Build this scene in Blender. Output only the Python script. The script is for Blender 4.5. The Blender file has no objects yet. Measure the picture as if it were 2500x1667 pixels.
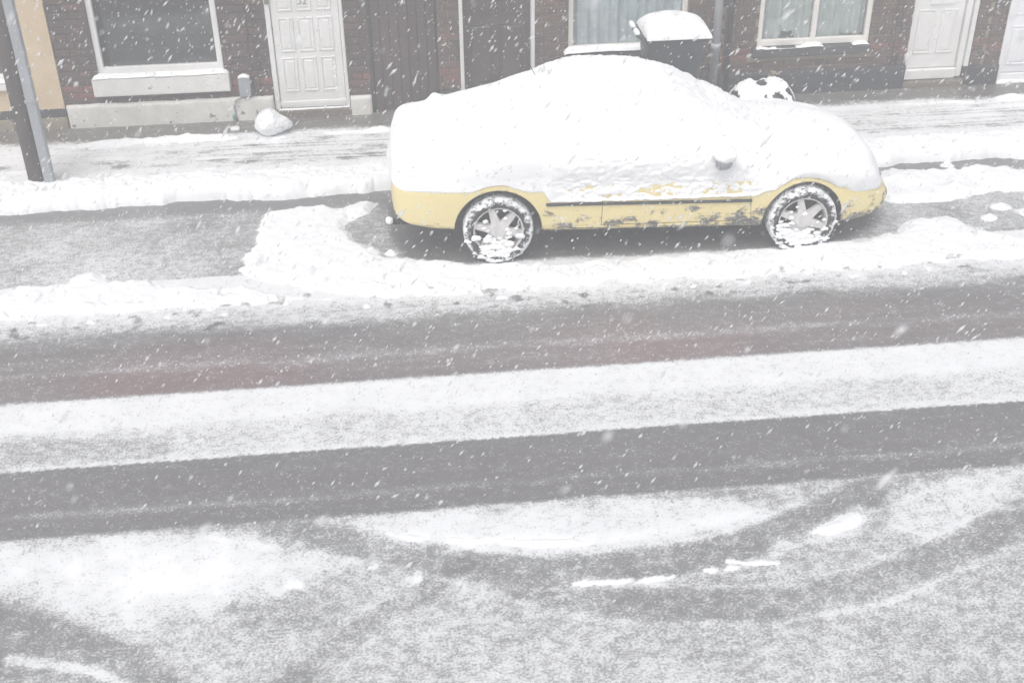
import bpy, bmesh, math, random
import numpy as np
from mathutils import Matrix, Vector

random.seed(7)
rng = np.random.default_rng(7)
scene = bpy.context.scene
COL = scene.collection

# ------------------------------------------------------------------ camera
CAM_H = 4.75
pitch, yaw, roll = math.radians(32.0), math.radians(5.5), math.radians(0.75)
fw = Vector((math.sin(yaw) * math.cos(pitch), math.cos(yaw) * math.cos(pitch), -math.sin(pitch)))
ri = Vector((math.cos(yaw), -math.sin(yaw), 0))
dn = fw.cross(ri)
rx = ri * math.cos(roll) + dn * math.sin(roll)
dx = dn * math.cos(roll) - ri * math.sin(roll)
m = Matrix((rx, -dx, -fw)).transposed().to_4x4()
m.translation = (0, 0, CAM_H)
cam_d = bpy.data.cameras.new('camera')
cam = bpy.data.objects.new('camera', cam_d)
COL.objects.link(cam)
cam.matrix_world = m
cam_d.sensor_width = 36.0
cam_d.lens = 36.0 * 2950.0 / 2500.0
cam_d.clip_start = 0.05
cam_d.clip_end = 2000
cam_d.dof.use_dof = True
cam_d.dof.focus_distance = 10.0
cam_d.dof.aperture_fstop = 3.5
scene.camera = cam

# ------------------------------------------------------------------ sky, sun, exposure
SUN_EL, SUN_AZ = math.radians(58), math.radians(205)      # azimuth measured clockwise from +Y
world = bpy.data.worlds.new('World')
scene.world = world
world.use_nodes = True
wn, wl = world.node_tree.nodes, world.node_tree.links
wn.clear()
sky = wn.new('ShaderNodeTexSky')
sky.sky_type = 'NISHITA'
sky.sun_disc = False
sky.sun_elevation = SUN_EL
sky.sun_rotation = SUN_AZ
sky.dust_density = 6.0
sky.air_density = 1.0
hs = wn.new('ShaderNodeHueSaturation')
hs.inputs['Saturation'].default_value = 0.34              # overcast: a nearly grey sky
bg = wn.new('ShaderNodeBackground')
bg.inputs['Strength'].default_value = 0.15
wo = wn.new('ShaderNodeOutputWorld')
wl.new(sky.outputs[0], hs.inputs['Color'])
wl.new(hs.outputs[0], bg.inputs['Color'])
wl.new(bg.outputs[0], wo.inputs['Surface'])

sun_d = bpy.data.lights.new('sun', 'SUN')
sun_d.energy = 1.0
sun_d.angle = math.radians(40)
sun_d.color = (1.0, 0.97, 0.93)
sun = bpy.data.objects.new('sun', sun_d)
COL.objects.link(sun)
sdir = Vector((math.sin(SUN_AZ) * math.cos(SUN_EL), math.cos(SUN_AZ) * math.cos(SUN_EL), math.sin(SUN_EL)))
sun.rotation_euler = sdir.to_track_quat('Z', 'Y').to_euler()
sun.location = (0, -5, 20)

vs = scene.view_settings
vs.view_transform = 'Standard'
vs.look = 'None'
vs.exposure = 0.10
vs.gamma = 1.0
vs.use_curve_mapping = False
scene.cycles.use_denoising = True
scene.cycles.volume_bounces = 2
scene.cycles.max_bounces = 8
scene.cycles.transparent_max_bounces = 12
scene.cycles.sample_clamp_indirect = 6.0

HAZE_DENSITY = 0.0235

# ------------------------------------------------------------------ helpers: noise
def sst(a, b, x):
    t = np.clip((x - a) / (b - a), 0, 1)
    return t * t * (3 - 2 * t)

def vnoise(x, y, seed=0):
    xi = np.floor(x).astype(np.int64); yi = np.floor(y).astype(np.int64)
    xf = x - xi; yf = y - yi
    u = xf * xf * (3 - 2 * xf); v = yf * yf * (3 - 2 * yf)
    def h(i, j):
        n = (i * 374761393 + j * 668265263 + seed * 974711 + 1013904223) & 0xffffffff
        n = ((n ^ (n >> 13)) * 1274126177) & 0xffffffff
        return ((n ^ (n >> 16)) & 0xffff) / 65535.0
    return (h(xi, yi) * (1 - u) + h(xi + 1, yi) * u) * (1 - v) + (h(xi, yi + 1) * (1 - u) + h(xi + 1, yi + 1) * u) * v

def fbm(x, y, scale, octv=4, seed=0, gain=0.5):
    x = np.asarray(x, float); y = np.asarray(y, float)
    s = np.zeros(np.broadcast(x, y).shape); a = 1.0; tot = 0
    for o in range(octv):
        s = s + a * (vnoise(x * scale * 2 ** o + 17.3 * o, y * scale * 2 ** o - 9.1 * o, seed + o) - 0.5)
        tot += a; a *= gain
    return s / tot * 2            # about -1..1

def poly_sd(px, py, poly):
    """signed distance, positive inside"""
    d = np.full(px.shape, 1e9); inside = np.zeros(px.shape, bool)
    n = len(poly)
    for i in range(n):
        ax, ay = poly[i]; bx_, by = poly[(i + 1) % n]
        ex, ey = bx_ - ax, by - ay
        t = np.clip(((px - ax) * ex + (py - ay) * ey) / (ex * ex + ey * ey + 1e-12), 0, 1)
        d = np.minimum(d, np.hypot(px - ax - t * ex, py - ay - t * ey))
        if abs(ey) > 1e-9:
            c = ((ay > py) != (by > py)) & (px < (bx_ - ax) * (py - ay) / ey + ax)
            inside ^= c
    return np.where(inside, d, -d)

def line_d(px, py, pts):
    d = np.full(px.shape, 1e9)
    for (ax, ay), (bx_, by) in zip(pts[:-1], pts[1:]):
        ex, ey = bx_ - ax, by - ay
        t = np.clip(((px - ax) * ex + (py - ay) * ey) / (ex * ex + ey * ey + 1e-12), 0, 1)
        d = np.minimum(d, np.hypot(px - ax - t * ex, py - ay - t * ey))
    return d

# ------------------------------------------------------------------ helpers: objects
def link(name, data, parent=None):
    o = bpy.data.objects.new(name, data)
    COL.objects.link(o)
    if parent is not None:
        o.parent = parent
    return o

def tag(o, label=None, cat=None, group=None, kind=None):
    if label: o['label'] = label
    if cat: o['category'] = cat
    if group: o['group'] = group
    if kind: o['kind'] = kind
    return o

def empty(name, loc=(0, 0, 0)):
    o = link(name, None)
    o.location = loc
    o.empty_display_size = 0.2
    return o

def smooth(me, on=True):
    me.polygons.foreach_set('use_smooth', np.full(len(me.polygons), on))

def mesh_obj(name, verts, faces, mat, parent=None, shade=False):
    me = bpy.data.meshes.new(name)
    me.from_pydata([tuple(v) for v in verts], [], [tuple(f) for f in faces])
    me.materials.append(mat)
    if shade: smooth(me)
    me.update()
    return link(name, me, parent)

def fast_mesh(name, V, Q, mat):
    """V (n,3) array, Q (m,4) quads"""
    me = bpy.data.meshes.new(name)
    me.vertices.add(len(V)); me.vertices.foreach_set('co', np.ascontiguousarray(V, np.float32).ravel())
    me.loops.add(Q.size); me.loops.foreach_set('vertex_index', np.ascontiguousarray(Q, np.int32).ravel())
    me.polygons.add(len(Q))
    me.polygons.foreach_set('loop_start', np.arange(0, Q.size, Q.shape[1], dtype=np.int32))
    me.polygons.foreach_set('loop_total', np.full(len(Q), Q.shape[1], np.int32))
    me.polygons.foreach_set('use_smooth', np.ones(len(Q), bool))
    me.materials.append(mat)
    me.update(calc_edges=True)
    return me

def grid_quads(nx, ny):
    i = np.arange(nx * ny).reshape(ny, nx)
    return np.stack([i[:-1, :-1], i[:-1, 1:], i[1:, 1:], i[1:, :-1]], -1).reshape(-1, 4)

def compact(V, Q):
    used = np.unique(Q)
    mp = np.full(len(V), -1); mp[used] = np.arange(len(used))
    return V[used], mp[Q], used

class MB:
    """collects boxes and tubes into one bmesh"""
    def __init__(self): self.bm = bmesh.new()
    def box(self, x0, x1, y0, y1, z0, z1, bev=0.0, seg=1):
        r = bmesh.ops.create_cube(self.bm, size=1.0)
        for v in r['verts']:
            v.co = Vector(((x0 + x1) / 2 + v.co.x * (x1 - x0), (y0 + y1) / 2 + v.co.y * (y1 - y0), (z0 + z1) / 2 + v.co.z * (z1 - z0)))
        if bev > 0:
            es = list({e for v in r['verts'] for e in v.link_edges})
            bmesh.ops.bevel(self.bm, geom=es, offset=bev, segments=seg, affect='EDGES', profile=0.5)
        return self
    def tube(self, pts, r, n=8):
        pts = [Vector(p) for p in pts]
        rings = []
        for i, p in enumerate(pts):
            t = (pts[min(i + 1, len(pts) - 1)] - pts[max(i - 1, 0)]).normalized()
            a = t.orthogonal().normalized() if i == 0 else (a0 - t * a0.dot(t)).normalized()
            a0 = a
            b = t.cross(a)
            rr = r[i] if isinstance(r, (list, tuple)) else r
            rings.append([self.bm.verts.new(p + (a * math.cos(k * 2 * math.pi / n) + b * math.sin(k * 2 * math.pi / n)) * rr) for k in range(n)])
        for A, B in zip(rings[:-1], rings[1:]):
            for k in range(n):
                self.bm.faces.new((A[k], A[(k + 1) % n], B[(k + 1) % n], B[k]))
        self.bm.faces.new(rings[0][::-1]); self.bm.faces.new(rings[-1])
        return self
    def blob(self, c, r, amp=0.25, seed=0, sub=3, freq=4.0, flat=None):
        res = bmesh.ops.create_icosphere(self.bm, subdivisions=sub, radius=1.0)
        for v in res['verts']:
            p = v.co.copy()
            n = float(fbm(p.x * 1.0 + seed * 3.1 + p.z * .7, p.y + seed * 1.7 - p.z * .9, freq / 2, 3, seed))
            p *= 1 + amp * n
            q = Vector((c[0] + p.x * r[0], c[1] + p.y * r[1], c[2] + p.z * r[2]))
            if flat is not None and q.z < flat: q.z = flat
            v.co = q
        return self
    def build(self, name, mat, parent=None, shade=False):
        me = bpy.data.meshes.new(name)
        bmesh.ops.recalc_face_normals(self.bm, faces=self.bm.faces[:])
        self.bm.to_mesh(me); self.bm.free()
        me.materials.append(mat)
        if shade: smooth(me)
        return link(name, me, parent)

# ------------------------------------------------------------------ materials
def new_mat(name):
    mt = bpy.data.materials.new(name)
    mt.use_nodes = True
    n, l = mt.node_tree.nodes, mt.node_tree.links
    return mt, n, l, n['Principled BSDF']

def tex(n, l, kind, scale, detail=3.0, rough=0.55, stretch=None, coord='Object'):
    tc = n.new('ShaderNodeTexCoord')
    out = tc.outputs[coord]
    if stretch:
        mp = n.new('ShaderNodeMapping'); mp.inputs['Scale'].default_value = stretch
        l.new(out, mp.inputs['Vector']); out = mp.outputs[0]
    t = n.new(kind)
    t.inputs['Scale'].default_value = scale
    if kind == 'ShaderNodeTexNoise':
        t.inputs['Detail'].default_value = detail; t.inputs['Roughness'].default_value = rough
    l.new(out, t.inputs['Vector'])
    return t

def math_n(n, l, op, a, b=None, c=None, clamp=False):
    k = n.new('ShaderNodeMath'); k.operation = op; k.use_clamp = clamp
    for i, x in enumerate((a, b, c)):
        if x is None: continue
        if isinstance(x, (int, float)): k.inputs[i].default_value = x
        else: l.new(x, k.inputs[i])
    return k.outputs[0]

def mix_c(n, l, fac, a, b):
    k = n.new('ShaderNodeMix'); k.data_type = 'RGBA'
    for i, x in ((0, fac), (6, a), (7, b)):
        if isinstance(x, (int, float)): k.inputs[i].default_value = x
        elif isinstance(x, tuple): k.inputs[i].default_value = (*x, 1)
        else: l.new(x, k.inputs[i])
    return k.outputs[2]

def bump(n, l, bs, h, strength=0.4, dist=0.01):
    b = n.new('ShaderNodeBump'); b.inputs['Strength'].default_value = strength; b.inputs['Distance'].default_value = dist
    l.new(h, b.inputs['Height']); l.new(b.outputs[0], bs.inputs['Normal'])

def paint(name, c0, c1, scale=6.0, rough=0.6, bscale=60.0, bstr=0.15, bdist=0.003, wear=None, wear_col=(0.2, 0.19, 0.17), wear_scale=9.0, randomise=0.0):
    """paint / render / metal: two tones, fine relief, optional chipped patches, optional tone by object"""
    mt, n, l, bs = new_mat(name)
    t = tex(n, l, 'ShaderNodeTexNoise', scale, 5)
    f = math_n(n, l, 'MULTIPLY_ADD', t.outputs[0], 2.2, -0.6, clamp=True)
    c = mix_c(n, l, f, c0, c1)
    if wear is not None:
        w = tex(n, l, 'ShaderNodeTexNoise', wear_scale, 6, 0.65)
        wf = math_n(n, l, 'MULTIPLY_ADD', w.outputs[0], 22.0, -22.0 * wear, clamp=True)
        c = mix_c(n, l, wf, c, wear_col)
    if randomise:
        oi = n.new('ShaderNodeObjectInfo')
        hv = n.new('ShaderNodeHueSaturation')
        l.new(c, hv.inputs['Color'])
        l.new(math_n(n, l, 'MULTIPLY_ADD', oi.outputs['Random'], randomise, 1 - randomise / 2), hv.inputs['Value'])
        c = hv.outputs[0]
    l.new(c, bs.inputs['Base Color'])
    bs.inputs['Roughness'].default_value = rough
    b = tex(n, l, 'ShaderNodeTexNoise', bscale, 4)
    bump(n, l, bs, b.outputs[0], bstr, bdist)
    return mt

def snow_mat(name, c=(0.82, 0.835, 0.855), g=0.010, gs=26.0):
    mt, n, l, bs = new_mat(name)
    t1 = tex(n, l, 'ShaderNodeTexNoise', gs, 6, 0.7)
    t2 = tex(n, l, 'ShaderNodeTexNoise', gs * 6, 3, 0.6)
    h = math_n(n, l, 'MULTIPLY_ADD', t2.outputs[0], 0.35, t1.outputs[0])
    bs.inputs['Base Color'].default_value = (*c, 1)
    bs.inputs['Roughness'].default_value = 0.75
    bs.inputs['Specular IOR Level'].default_value = 0.2
    bump(n, l, bs, h, 0.55, g)
    return mt

M_SNOW = snow_mat('fresh snow', c=(0.835, 0.85, 0.87))
M_SNOW_FINE = snow_mat('fine snow', c=(0.88, 0.89, 0.905), g=0.003, gs=40.0)

def ground_mat(name, base, alt, red=False, specks=74.0, stretch=(0.8, 1.0, 1.0)):
    """wet ground showing through a dusting of snow; the 'dust' attribute says how closely the grains lie"""
    mt, n, l, bs = new_mat(name)
    at = n.new('ShaderNodeAttribute'); at.attribute_name = 'dust'
    n1 = tex(n, l, 'ShaderNodeTexNoise', specks, 3, 0.75, stretch)
    n2 = tex(n, l, 'ShaderNodeTexNoise', specks * 0.24, 4, 0.6, stretch)
    s = math_n(n, l, 'MULTIPLY_ADD', n1.outputs[0], 0.64, math_n(n, l, 'MULTIPLY', n2.outputs[0], 0.36))
    s = math_n(n, l, 'MULTIPLY_ADD', s, 3.6, -1.3)                       # spread about 0.5
    k = math_n(n, l, 'SUBTRACT', at.outputs['Fac'], s)
    k = math_n(n, l, 'MULTIPLY_ADD', k, 2.2, 0.5, clamp=True)
    film = math_n(n, l, 'MULTIPLY', math_n(n, l, 'MULTIPLY', at.outputs['Fac'], 1.4, clamp=True), 0.34)      # powder between the grains
    k = math_n(n, l, 'MULTIPLY_ADD', k, 0.66, film, clamp=True)
    g = tex(n, l, 'ShaderNodeTexNoise', 240.0, 2, 0.6)
    a = mix_c(n, l, math_n(n, l, 'MULTIPLY_ADD', g.outputs[0], 2.4, -0.7, clamp=True), base, alt)
    if red:
        ar = n.new('ShaderNodeAttribute'); ar.attribute_name = 'red'
        rn = tex(n, l, 'ShaderNodeTexNoise', 90.0, 3, 0.7)
        rf = math_n(n, l, 'MULTIPLY', ar.outputs['Fac'], math_n(n, l, 'MULTIPLY_ADD', rn.outputs[0], 3.0, -0.9, clamp=True))
        a = mix_c(n, l, rf, a, (0.27, 0.075, 0.07))
    sc_ = mix_c(n, l, math_n(n, l, 'MULTIPLY_ADD', at.outputs['Fac'], 3.6, -2.95, clamp=True), (0.72, 0.735, 0.75), (0.82, 0.835, 0.855))
    l.new(mix_c(n, l, k, a, sc_), bs.inputs['Base Color'])
    l.new(math_n(n, l, 'MULTIPLY_ADD', k, 0.45, 0.33), bs.inputs['Roughness'])
    h = math_n(n, l, 'MULTIPLY_ADD', g.outputs[0], 0.25, k)
    bump(n, l, bs, h, 0.5, 0.006)
    return mt

M_ROAD = ground_mat('asphalt dusted with snow', (0.07, 0.071, 0.074), (0.19, 0.19, 0.195), red=True)
M_PAVE = ground_mat('wet pavement dusted with snow', (0.075, 0.066, 0.058), (0.13, 0.118, 0.105), specks=48.0, stretch=(0.4, 1.0, 1.0))

# ------------------------------------------------------------------ the road
def axis(a, b, step, lo, hi):
    core = np.arange(a, b, step)
    l, s, x = [], step, a
    while x > lo:
        s *= 1.35; x -= s; l.append(x)
    r, s, x = [], step, core[-1]
    while x < hi:
        s *= 1.35; x += s; r.append(x)
    return np.concatenate([l[::-1], core, r])

KERB_Y = 10.40
gx = axis(-4.6, 7.4, 0.0145, -70, 75)
gy = axis(3.6, 10.2, 0.0145, -30, KERB_Y + 0.05)
gy = np.concatenate([gy[gy < 10.2], np.arange(10.2, KERB_Y + 0.03, 0.0145)])
X, Y = np.meshgrid(gx, gy)

W1 = fbm(X, Y, 1.2, 4, 1); W2 = fbm(X, Y, 5, 4, 5); W3 = fbm(X, Y, 18, 3, 9)
WS = fbm(X * 0.25, Y, 9, 4, 21)                     # streaks along the road

SLAB = [(-1.29, 10.04), (-0.9, 10.06), (-0.55, 10.03), (-0.21, 10.14), (-0.19, 10.02), (-0.5, 9.81), (-0.5, 9.55), (-0.41, 9.29), (-0.21, 9.01), (0.51, 8.78), (1.67, 8.76), (2.96, 8.74), (3.54, 8.78), (3.87, 8.78), (4.45, 9.18), (4.79, 9.23), (4.84, 8.95), (5.2, 8.65), (5.9, 8.6), (8.5, 8.7), (8.5, 8.34), (5.03, 8.36), (3.38, 8.33), (1.94, 8.34), (0.89, 8.35), (-0.15, 8.32), (-0.84, 8.52), (-1.19, 8.73), (-1.4, 8.93), (-1.28, 9.4)]
LEFTB = [(-3.13, 8.85), (-2.11, 8.82), (-1.95, 8.70), (-1.33, 8.66), (-1.11, 8.55), (-0.62, 8.36), (-1.5, 8.33), (-2.17, 8.37), (-3.14, 8.33), (-6.5, 8.33), (-6.5, 8.6), (-3.35, 8.6)]
LEFTC = [(-3.35, 8.78), (-3.1, 8.55), (-3.5, 8.5), (-6.5, 8.6), (-6.5, 8.85)]
FRONT = [(4.25, 10.0), (4.52, 10.13), (4.93, 10.16), (5.87, 10.07), (9, 10.1), (9, 9.6), (5.65, 9.6), (5.13, 9.55), (4.7, 9.42), (4.35, 9.5)]
UNDER = [(-0.23, 10.3), (-0.12, 9.3), (-0.02, 9.0), (0.51, 8.80), (2.96, 8.76), (3.77, 8.83), (4.15, 9.2), (4.3, 10.3)]
NEARL = [(-6.0, 5.72), (-2.49, 5.67), (-1.1, 5.68), (-0.86, 5.55), (-0.25, 5.27), (-0.4, 5.22), (-0.65, 5.16), (-0.79, 5.06), (-1.35, 5.0), (-1.55, 4.78), (-1.87, 5.0), (-2.21, 5.18), (-2.5, 5.22), (-6.0, 5.3)]
DARKL = [(-6, 5.25), (-2.37, 5.19), (-2.12, 5.09), (-1.55, 4.77), (-1.24, 4.48), (-1.1, 4.1), (-1.1, 3.3), (-6, 3.3)]
MIDP = [(-0.33, 5.69), (0.53, 5.68), (1.92, 5.6), (2.04, 5.42), (1.59, 5.31), (1.06, 5.26), (0.43, 5.35), (0.0, 5.44)]
BLOB = [(2.04, 5.17), (2.35, 5.36), (2.59, 5.45), (2.72, 5.42), (2.58, 5.25), (2.28, 5.17)]
WEDGE = [(2.82, 5.66), (3.8, 5.74), (7, 5.72), (7, 5.6), (3.71, 5.54), (3.46, 5.31), (3.0, 5.13), (2.72, 5.2)]
ARC1 = [(-1.3, 5.78), (-1.08, 5.70), (-0.33, 5.44), (0.17, 5.22), (0.55, 5.10), (0.9, 5.08), (1.4, 5.09), (1.81, 5.17), (2.26, 5.35), (2.98, 5.66), (3.4, 5.8)]
ARC2 = [(0.2, 5.2), (0.53, 5.0), (0.9, 4.85), (1.22, 4.76), (1.83, 4.69), (2.46, 4.78), (3.06, 5.01), (3.56, 5.24), (4.4, 5.6)]

def within(sd, a=-0.02, b=0.05, wob=0.05, n=None):
    return sst(a, b, sd + wob * (W2 if n is None else n) + 0.02 * W3)

yw = Y + 0.018 * W2 + 0.008 * W3                    # wobbly edge
ys = Y + 0.007 * W3                                 # crisper edge of a tyre track
D = 0.50 + 0.20 * W1 + 0.10 * W2
D = np.where(yw > 8.7, 0.44 + 0.22 * W1 + 0.16 * W2, D)                       # parking lane
D = D - 0.40 * sst(9.95, 10.15, yw + 0.06 * W1)                                # wet gutter
# far tyre track, churned edge towards the parked car
D = np.where(yw < 8.85, np.where(X > 5.3, .62, np.maximum(D, 0.50)) + 0.40 * sst(8.10, 8.44, yw + .05 * W2), D)
d_edge = 0.14 + 0.48 * sst(7.90, 8.16, yw + 0.05 * WS)
D = np.where(yw < 8.16, d_edge, D)
D = np.where((ys < 8.1) & (ys > 7.1), D + 0.24 * np.exp(-((Y - 7.51 - 0.02 * W1) / 0.055) ** 2) * (0.7 + 0.5 * WS) + 0.10 * WS, D)
e1 = sst(7.20, 7.13, ys)
D = D * (1 - e1) + e1 * (0.90 + 0.10 * W2)
e2 = sst(6.84, 6.72, yw + 0.02 * W1)
D = D * (1 - e2) + e2 * (0.66 + 0.12 * W2 + 0.12 * sst(6.5, 6.4, Y))
d = poly_sd(X, Y, [(-6, 6.82), (-2.7, 6.83), (-2.2, 6.71), (-1.6, 6.68), (-1.6, 6.4), (-6, 6.4)])
D = D - 0.16 * sst(-0.02, 0.06, d + 0.04 * W2)
TOOTH = np.clip(np.sin(X * 2 * np.pi / 0.062) * 3, -1, 1)
e3 = sst(6.405, 6.375, ys + 0.005 * TOOTH * np.clip(0.5 + W1 + W2, 0, 1) + 0.012 * W1)
D = D * (1 - e3) + e3 * (0.10 + 0.05 * WS)
D = np.where((ys < 6.38) & (ys > 5.7), D + 0.20 * np.exp(-((Y - 5.92 - 0.015 * W1) / 0.03) ** 2) * (0.7 + 0.6 * WS), D)
e4 = sst(5.74, 5.69, ys + 0.01 * W2)
D = D * (1 - e4) + e4 * (0.55 + 0.14 * W1 + 0.10 * W2)
# near side of the road: thin patches and curved tyre marks
near = sst(5.72, 5.68, Y)
MOT = 0.09 * fbm(X, Y, 2.6, 3, 101) + 0.10 * fbm(X, Y, 9, 3, 103) - 0.035
D = D + near * MOT
D = D + near * (0.29 * within(poly_sd(X, Y, NEARL), -.06, .10, .08) + 0.28 * within(poly_sd(X, Y, MIDP), -0.07, 0.09, .08) + 0.26 * within(poly_sd(X, Y, WEDGE), -.08, .10, .08))
MLOW = line_d(X, Y, [(-0.35, 5.62), (-0.1, 5.47), (0.15, 5.42), (0.43, 5.37), (0.75, 5.32), (1.06, 5.29), (1.35, 5.31), (1.59, 5.34), (2.0, 5.46)])
D = D + near * 0.20 * sst(0.14, 0.0, MLOW + 0.03 * W2) * (Y > 5.25)
D = D - near * 0.20 * within(poly_sd(X, Y, DARKL), -0.03, 0.05, 0.05)
A1 = line_d(X, Y, ARC1); A2 = line_d(X, Y, ARC2)
RIB = np.sin(X * 2 * np.pi / 0.052 + 40 * Y)
D = D - near * np.maximum(0.19 * sst(0.15, 0.075, A1 + 0.02 * W2), (0.18 + 0.045 * RIB * np.clip(.5 + W2, 0, 1) * sst(1.0, 1.3, X)) * sst(0.15, 0.075, A2 + 0.02 * W2)) * (1 + .5 * W1)
D = D + near * 0.10 * (np.exp(-((A1 - 0.15) / .02) ** 2) + np.exp(-((A2 - 0.15) / .02) ** 2)) * (1 + W2)
D = D - near * 0.12 * sst(0.10, 0.06, line_d(X, Y, [(-1.0, 4.2), (-0.2, 4.9), (0.2, 5.2)]) + 0.02 * W2)
D = D + near * 0.35 * sst(0.06, 0.02, line_d(X, Y, [(-2.2, 4.75), (-1.75, 4.62), (-1.4, 4.35)]) + 0.02 * W2)
# thick snow beside and around the car
m_slab = within(poly_sd(X, Y, SLAB), -0.04, 0.09, 0.08)
m_left = np.maximum(within(poly_sd(X, Y, LEFTB), -0.02, 0.05, 0.05), within(poly_sd(X, Y, LEFTC), -0.02, 0.04, 0.04))
m_front = within(poly_sd(X, Y, FRONT), -0.04, 0.08, 0.12)
m_near = near * within(poly_sd(X, Y, NEARL), 0.03, 0.30, 0.10, W1)
m_mid = near * within(poly_sd(X, Y, MIDP), 0.0, 0.10, 0.04)
m_blob = within(poly_sd(X, Y, BLOB), -0.01, 0.09, 0.02)
under = sst(-0.05, 0.08, poly_sd(X, Y, UNDER) + 0.04 * W2)
D = np.maximum(D, 0.95 * np.maximum.reduce([m_slab, m_left, m_front]))
D = D * (1 - under * 0.93)
D = np.where(X > 4.0, np.where((Y > 8.9) & (Y < 10.1), D + 0.10, D), D)
D = D + 0.03 * W3

T = -0.02 + 0.060 * m_slab + 0.058 * m_left + 0.070 * m_front
D = D + near * 0.20 * m_near * (1 + W2)
D = D + near * 0.3 * within(poly_sd(X, Y, BLOB), -.05, .05)
T = T + 0.036 * m_blob * (1 + .25 * W2) + 0.026 * near * sst(0.05, 0.0, MLOW - .02 + 0.06 * W2) * sst(5.25, 5.3, Y) * sst(0.0, .5, W1 + .6 * W2) + 0.024 * m_near * sst(-0.2, .6, W1 + .5 * W2)
rid = line_d(X, Y, [(0.82, 4.97), (1.2, 4.955), (1.51, 4.99), (1.75, 5.0)])
T = T + (0.030 + 0.014 * W3) * sst(0.045, 0.0, rid + 0.03 * W2) * sst(-.5, .15, W2 + .5 * W3)
rid2 = line_d(X, Y, [(1.72, 5.06), (1.8, 5.03), (1.98, 5.01)])
T = T + 0.032 * sst(0.04, 0.0, rid2 + 0.02 * W2)
for (lx, ly, lr, lh) in [(-0.07, 5.13, .14, .019), (-0.75, 5.14, .10, .018), (-1.2, 5.13, .12, .016), (-0.32, 5.25, .08, .018), (-0.3, 9.12, .07, .05), (-0.14, 9.08, .06, .045), (5.0, 9.62, .12, .05), (5.3, 9.3, .10, .06), (5.5, 9.15, .13, .05), (5.1, 9.1, .09, .05), (5.7, 9.4, .15, .06), (4.6, 9.9, .2, .03), (5.2, 10.24, .06, .06), (-2.6, 8.92, .14, .04), (0.85, 8.86, .10, .03), (6.1, 9.3, .2, .06), (6.6, 9.1, .3, .05)]:
    r_ = np.hypot(X - lx, (Y - ly) * 1.2) / lr
    T = T + lh * 1.25 * np.exp(-r_ ** 2 * 1.6) * (1 + 0.4 * W3)
T = T + np.where(T > -0.012, 0.012 * W2 + 0.005 * W3 + 0.012 * W1, 0)
pits = sst(0.25, 0.60, fbm(X, Y, 11, 4, 33))
T = T - 0.07 * pits * sst(8.72, 8.40, Y) * (Y > 8.0)
crumb = sst(0.30, 0.6, fbm(X, Y, 9, 4, 37))
T = T + 0.034 * crumb * sst(8.12, 8.24, Y) * sst(8.5, 8.36, Y)                           # churned clods beside the far track
T = T - 0.10 * under
T = np.where(np.abs(X) > 40, -0.1, T)
D = np.maximum(D, 1.12 * sst(-0.018, 0.002, T))
D = np.where((Y > 8.0) & (Y < 8.5), D - 0.5 * pits, D)

Q = grid_quads(len(gx), len(gy))
Zr = 0.004 * W1 + 0.0015 * W3 - 0.012 * sst(10.0, 10.35, Y)
V = np.stack([X.ravel(), Y.ravel(), Zr.ravel()], -1)
me = fast_mesh('road', V, Q, M_ROAD)
a = me.attributes.new('dust', 'FLOAT', 'POINT'); a.data.foreach_set('value', np.clip(D, 0, 1.15).astype(np.float32).ravel())
red = sst(7.05, 7.25, Y) * sst(8.1, 7.6, Y) * (0.20 + 0.28 * sst(-.15, .5, fbm(X * .6, Y, 1.1, 3, 43))) * np.where(Y < 7.5, 1.0, 0.75)
red = red + 0.07 * sst(5.7, 5.8, Y) * sst(6.4, 6.2, Y)
a = me.attributes.new('red', 'FLOAT', 'POINT'); a.data.foreach_set('value', np.clip(red, 0, 1).astype(np.float32).ravel())
road = link('road', me)
tag(road, 'grey asphalt road with dark tyre tracks through the snow', 'road', kind='structure')

keep = (T > -0.008).ravel()
Qk = Q[keep[Q].any(1)]
Vs = np.stack([X.ravel(), Y.ravel(), (Zr + T).ravel()], -1)
Vs, Qk, _ = compact(Vs, Qk)
snow_road = link('road_snow', fast_mesh('road_snow', Vs, Qk, M_SNOW))
tag(snow_road, 'thick patches of white snow lying on the road around the car', 'snow', kind='stuff')

# ------------------------------------------------------------------ the pavement
PZ = 0.085
WALL_Y = 12.10
gx2 = axis(-4.8, 8.2, 0.016, -30, 32)
gy2 = np.arange(KERB_Y + 0.12, WALL_Y + 0.02, 0.016)
X, Y = np.meshgrid(gx2, gy2)
W1 = fbm(X, Y, 1.3, 4, 51); W2 = fbm(X, Y, 5, 4, 52); W3 = fbm(X, Y, 18, 3, 53); WS = fbm(X * 0.22, Y, 10, 4, 54)
D = 0.86 + 0.32 * WS + 0.22 * W1 + 0.12 * W2
for ly, w_, dd in [(10.98, .016, .45), (11.05, .014, .35), (11.16, .014, .35), (11.30, .016, .4), (11.37, .014, .45), (11.52, .013, .3)]:
    D = D - dd * np.clip(0.7 + 1.6 * fbm(X, 0 * X + ly * 3, 0.8, 3, 61), 0, 1.1) * np.exp(-((Y - ly - 0.035 * fbm(X, 0 * X + ly, 0.5, 2, 60)) / w_) ** 2)
for i in range(70):                                                            # trodden footprints
    fx, fy = rng.uniform(-4.6, 8), rng.uniform(10.85, 11.5)
    D = D - 0.45 * np.exp(-(((X - fx) / .12) ** 2 + ((Y - fy) / .045) ** 2) ** 2) * (rng.random() * .7 + .3)
wet = sst(11.62, 11.80, Y + 0.10 * W1 + 0.05 * W2)
D = D * (1 - wet) + wet * (0.10 + 0.08 * W2)
D = np.where(Y < 10.9, np.maximum(D, 0.9), D)
T = -0.025 + 0.02 * W2 + 0.015 * W3 + 0.012 * WS + 0.02 * sst(11.0, 10.85, Y)
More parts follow.
